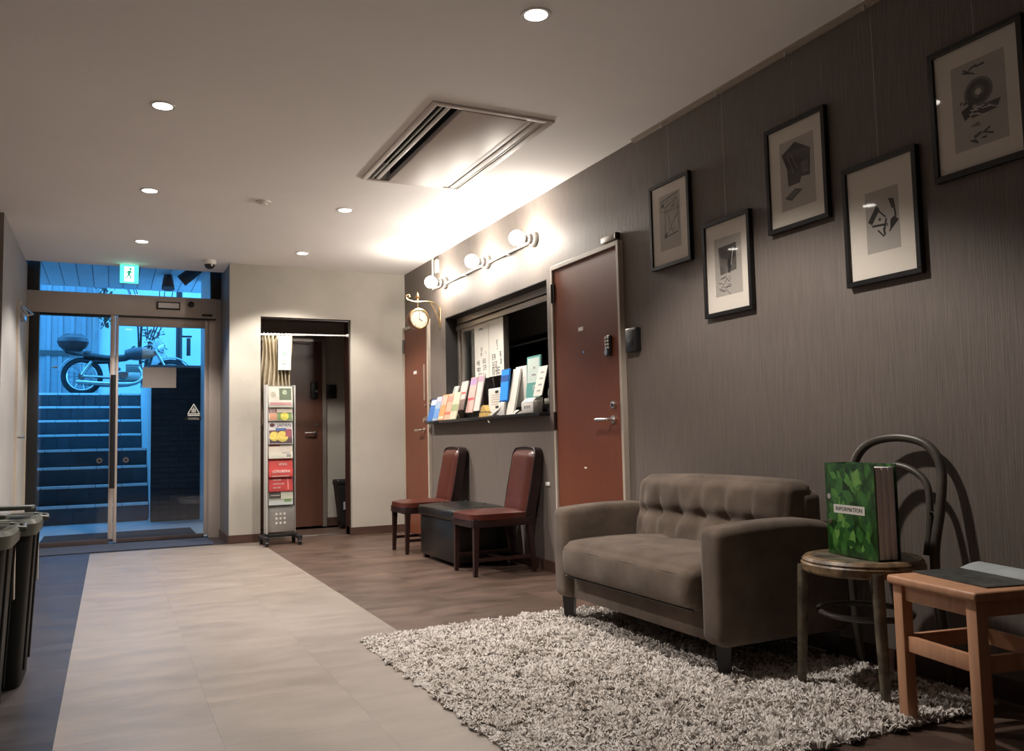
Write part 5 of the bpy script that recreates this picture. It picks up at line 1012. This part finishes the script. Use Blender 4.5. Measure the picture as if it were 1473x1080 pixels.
for sy in (-1, 1): MB().lathe([(0, 0.004), (0.007, 0.002), (0.008, 0), (0, 0)], (0.19, 0.155 * sy, 0.60), (-1, 0, 0), 10).build('screw', 'chrome', bc, True)
# binder on the chair
leafm = bpy.data.materials.new('green_leaf_print'); nt, N, L, b = nodes(leafm)
tcn = N.new('ShaderNodeTexCoord'); mpn = N.new('ShaderNodeMapping'); mpn.inputs['Scale'].default_value = (1, 60, 32); mpn.inputs['Rotation'].default_value = (0.35, 0, 0); L.new(tcn.outputs['Object'], mpn.inputs['Vector'])
nz = N.new('ShaderNodeTexNoise'); nz.inputs['Scale'].default_value = 0.9; L.new(mpn.outputs[0], nz.inputs['Vector'])
mxv = N.new('ShaderNodeMixRGB'); mxv.inputs['Fac'].default_value = 0.28; L.new(mpn.outputs[0], mxv.inputs['Color1']); L.new(nz.outputs['Color'], mxv.inputs['Color2'])
mxv.blend_type = 'ADD'
vo = N.new('ShaderNodeTexVoronoi'); vo.inputs['Scale'].default_value = 0.62; L.new(mxv.outputs[0], vo.inputs['Vector'])
rp = N.new('ShaderNodeValToRGB'); e = rp.color_ramp.elements; e[0].position = 0.05; e[0].color = (0.06, 0.16, 0.03, 1); e[1].position = 0.85; e[1].color = (0.008, 0.04, 0.008, 1); q = e.new(0.4); q.color = (0.025, 0.09, 0.015, 1)
L.new(vo.outputs['Distance'], rp.inputs['Fac']); hsv = N.new('ShaderNodeHueSaturation'); L.new(rp.outputs[0], hsv.inputs['Color'])
sep = N.new('ShaderNodeSeparateColor'); L.new(vo.outputs['Color'], sep.inputs[0]); mr = N.new('ShaderNodeMapRange'); mr.inputs['To Min'].default_value = 0.45; mr.inputs['To Max'].default_value = 1.35; L.new(sep.outputs[0], mr.inputs['Value']); L.new(mr.outputs[0], hsv.inputs['Value'])
L.new(hsv.outputs[0], b.inputs['Base Color']); b.inputs['Roughness'].default_value = 0.3
bn = thing('ring_binder', 'green leaf patterned ring binder labelled INFORMATION standing on the bentwood chair', 'binder', (2.345, 2.155, 0.006 + ZT + 0.001), math.radians(-10))
BWd, BHt, BT = 0.262, 0.325, 0.085
# front cover faces the room (-x); spine at +y end
B('front_cover', leafm, bn, -0.0025, 0.0, -BWd / 2, BWd / 2, 0, BHt); B('back_cover', leafm, bn, BT, BT + 0.0025, -BWd / 2, BWd / 2, 0, BHt); B('spine', leafm, bn, -0.0025, BT + 0.0025, BWd / 2, BWd / 2 + 0.0025, 0, BHt)
for k in range(9): B('page_stack', PM('page_paper', (0.88 - 0.05 * (k % 3), 0.82 - 0.05 * (k % 3), 0.79 - 0.04 * (k % 2)), 0.8), bn, 0.006 + k * 0.0084, 0.0135 + k * 0.0084, -BWd / 2 + 0.003 + 0.002 * (k % 3), BWd / 2 - 0.03, 0.004, BHt - 0.012)
for z in (0.115, 0.205): MB().cyl((-0.005, BWd / 2 - 0.018, z), (-0.002, BWd / 2 - 0.018, z), 0.010, n=14).build('ring_hole', 'chrome', bn, True)
GRN = [PM('leaf_print_%d' % k, c, 0.32, var=0.25, vs=30) for k, c in enumerate([(0.045, 0.16, 0.03), (0.09, 0.25, 0.045), (0.16, 0.34, 0.075), (0.025, 0.10, 0.022)])]
def lfsh(cx_, cz_, l, w, a): return [(cx_ + (p - 0.5) * l * math.cos(a) - w * q * math.sin(a), cz_ + (p - 0.5) * l * math.sin(a) + w * q * math.cos(a)) for p, q in ((0, 0), (0.2, 0.7), (0.5, 1), (0.8, 0.6), (1, 0), (0.8, -0.6), (0.5, -1), (0.2, -0.7))]
RL = random.Random(4)
for k in range(74):
    l = RL.uniform(0.035, 0.075); w = l * RL.uniform(0.2, 0.3); a = RL.gauss(PI / 2, 0.7); cy_ = RL.uniform(-BWd / 2 + l * 0.52, BWd / 2 - l * 0.52); cz_ = RL.uniform(l * 0.52, BHt - l * 0.52)
    m = MB(); m.prism(lfsh(cy_, cz_, l, w, a), lambda p, q, d: (d, p, q), -0.0025, -0.00260 - 0.000006 * k); m.build('printed_leaf', GRN[(3, 0, 1, 0, 2, 1, 3, 0)[k * 8 // 74 if k < 20 else k % 8]], bn)
lb_ = B('label_strip', 'paper', bn, -0.0036, -0.0025, -0.075, 0.090, 0.148, 0.178)
text('lettering', 'INFORMATION', 0.021, 'ink', bn, basis((0, -1, 0), (0, 0, 1), (-0.0042, 0.0075, 0.163)), 0.0002)
hl = tag(B('paper_slip', 'paper', None, 2.44, 2.45, 2.02, 2.05, 0.2, 0.2005), 'tmp', 'tmp'); bpy.data.objects.remove(hl)

# ================================================================== BEECH STOOL
sl = thing('wooden_stool', 'plain beech wood stool at the right edge of the rug', 'stool', (2.335, 1.690, 0), math.radians(-10))
SH = 0.175
B('seat_top', 'beech', sl, -SH, SH, -SH, SH, 0.425, 0.452, bev=0.009, seg=3)
for sx in (-1, 1):
    for sy in (-1, 1):
        B('leg', 'beech', sl, sx * 0.143 - 0.019, sx * 0.143 + 0.019, sy * 0.143 - 0.019, sy * 0.143 + 0.019, 0.0, 0.425, bev=0.003)
for sx in (-1, 1):
    B('apron', 'beech', sl, sx * 0.143 - 0.009, sx * 0.143 + 0.009, -0.124, 0.124, 0.378, 0.425, bev=0.002); B('stretcher', 'beech', sl, sx * 0.143 - 0.009, sx * 0.143 + 0.009, -0.124, 0.124, 0.225, 0.272, bev=0.002)
    B('apron', 'beech', sl, -0.124, 0.124, sx * 0.143 - 0.009, sx * 0.143 + 0.009, 0.378, 0.425, bev=0.002); B('stretcher', 'beech', sl, -0.124, 0.124, sx * 0.143 - 0.009, sx * 0.143 + 0.009, 0.225, 0.272, bev=0.002)
mg = thing('magazine', 'dark grey magazine lying open on the wooden stool', 'magazine', (2.375, 1.693, 0.4525), math.radians(-13))
B('cover', PM('dark_photo_cover', (0.075, 0.08, 0.075), 0.35, var=0.6, vs=26), mg, -0.125, 0.115, -0.15, 0.155, 0.0, 0.004)
m = MB(); m.grid(lambda u, v: (0.050 + 0.075 * u, -0.15 + 0.305 * v, 0.0045 + 0.016 * math.sin(PI * 0.5 * u)), 8, 6); m.build('curled_page', PM('pale_blue_page', (0.42, 0.46, 0.47), 0.35, var=0.15, vs=20), mg, True)

# ================================================================== WASTE BINS
def waste_bin(loc, label, lid_z):
    t = thing('waste_bin', label, 'bin', loc, 0, 'waste bins on the left'); t.scale = (1, 1, 1.045)
    def sq_(u, a, b):
        k = 2 * PI * u; c, s = math.cos(k), math.sin(k); p = 0.28
        return a * math.copysign(abs(c) ** p, c), b * math.copysign(abs(s) ** p, s)
    m = MB()
    def bf(u, v):
        x, y = sq_(u, 0.175 + 0.032 * v, 0.190 + 0.022 * v); return (x, y, 0.57 * v)
    m.grid(bf, 56, 10, True); m.bm.faces.new([v for v in m.bm.verts if v.co.z < 1e-6]) ; m.build('bin_body', 'binbody', t, True)
    m = MB()
    R_ = [(0.0, 1.0, 0.545), (0.0, 1.07, 0.548), (0.0, 1.10, 0.590), (0.0, 1.05, 0.606), (0.0, 0.98, 0.602)]
    m.grid(lambda u, v: (lambda r: (sq_(u, 0.207 * r[1], 0.212 * r[1])[0], sq_(u, 0.207 * r[1], 0.212 * r[1])[1], r[2]))(R_[min(4, int(round(v * 4)))]), 56, 5, True); rim = m.build('rim', 'binlid', t, True)
    MB().grid(lambda u, v: (lambda q: (q[0] * (1 - v), q[1] * (1 - v), 0.600 - 0.012 * math.sin(PI * v) + 0.045 * v ** 2))(sq_(u, 0.203, 0.208)), 56, 10, True).build('lid', 'binlid', t, True)
    MB().box(-0.20, 0.19, -0.02, 0.165, 0.628, 0.645, bev=0.007, mat=Matrix.Rotation(-0.04, 4, 'X')).build('flap', 'binlid', t, True)
    MB().tube([(0.19, 0.15, 0.60), (0.235, 0.15, 0.595), (0.240, 0.06, 0.590), (0.20, 0.06, 0.595)], 0.010, 8).build('lid_handle', 'binlid', t, True)
    for yy in (-0.10, 0.12): MB().tube([(0.178, yy, 0.05), (0.205, yy, 0.54)], 0.007, 6).build('side_rib', 'binbody', t, True)
    MB().box(0.2025, 0.2065, 0.145, 0.175, 0.34, 0.53, bev=0.001).build('pale_strip', 'frame_beige', t)  # narrow pale strip on the side facing the walkway
    return t
waste_bin((-0.515, 3.425, 0), 'black waste bin with a grey green lid, nearer of the two', 0)
waste_bin((-0.472, 3.905, 0), 'black waste bin with a grey green lid, farther and half hidden', 0)
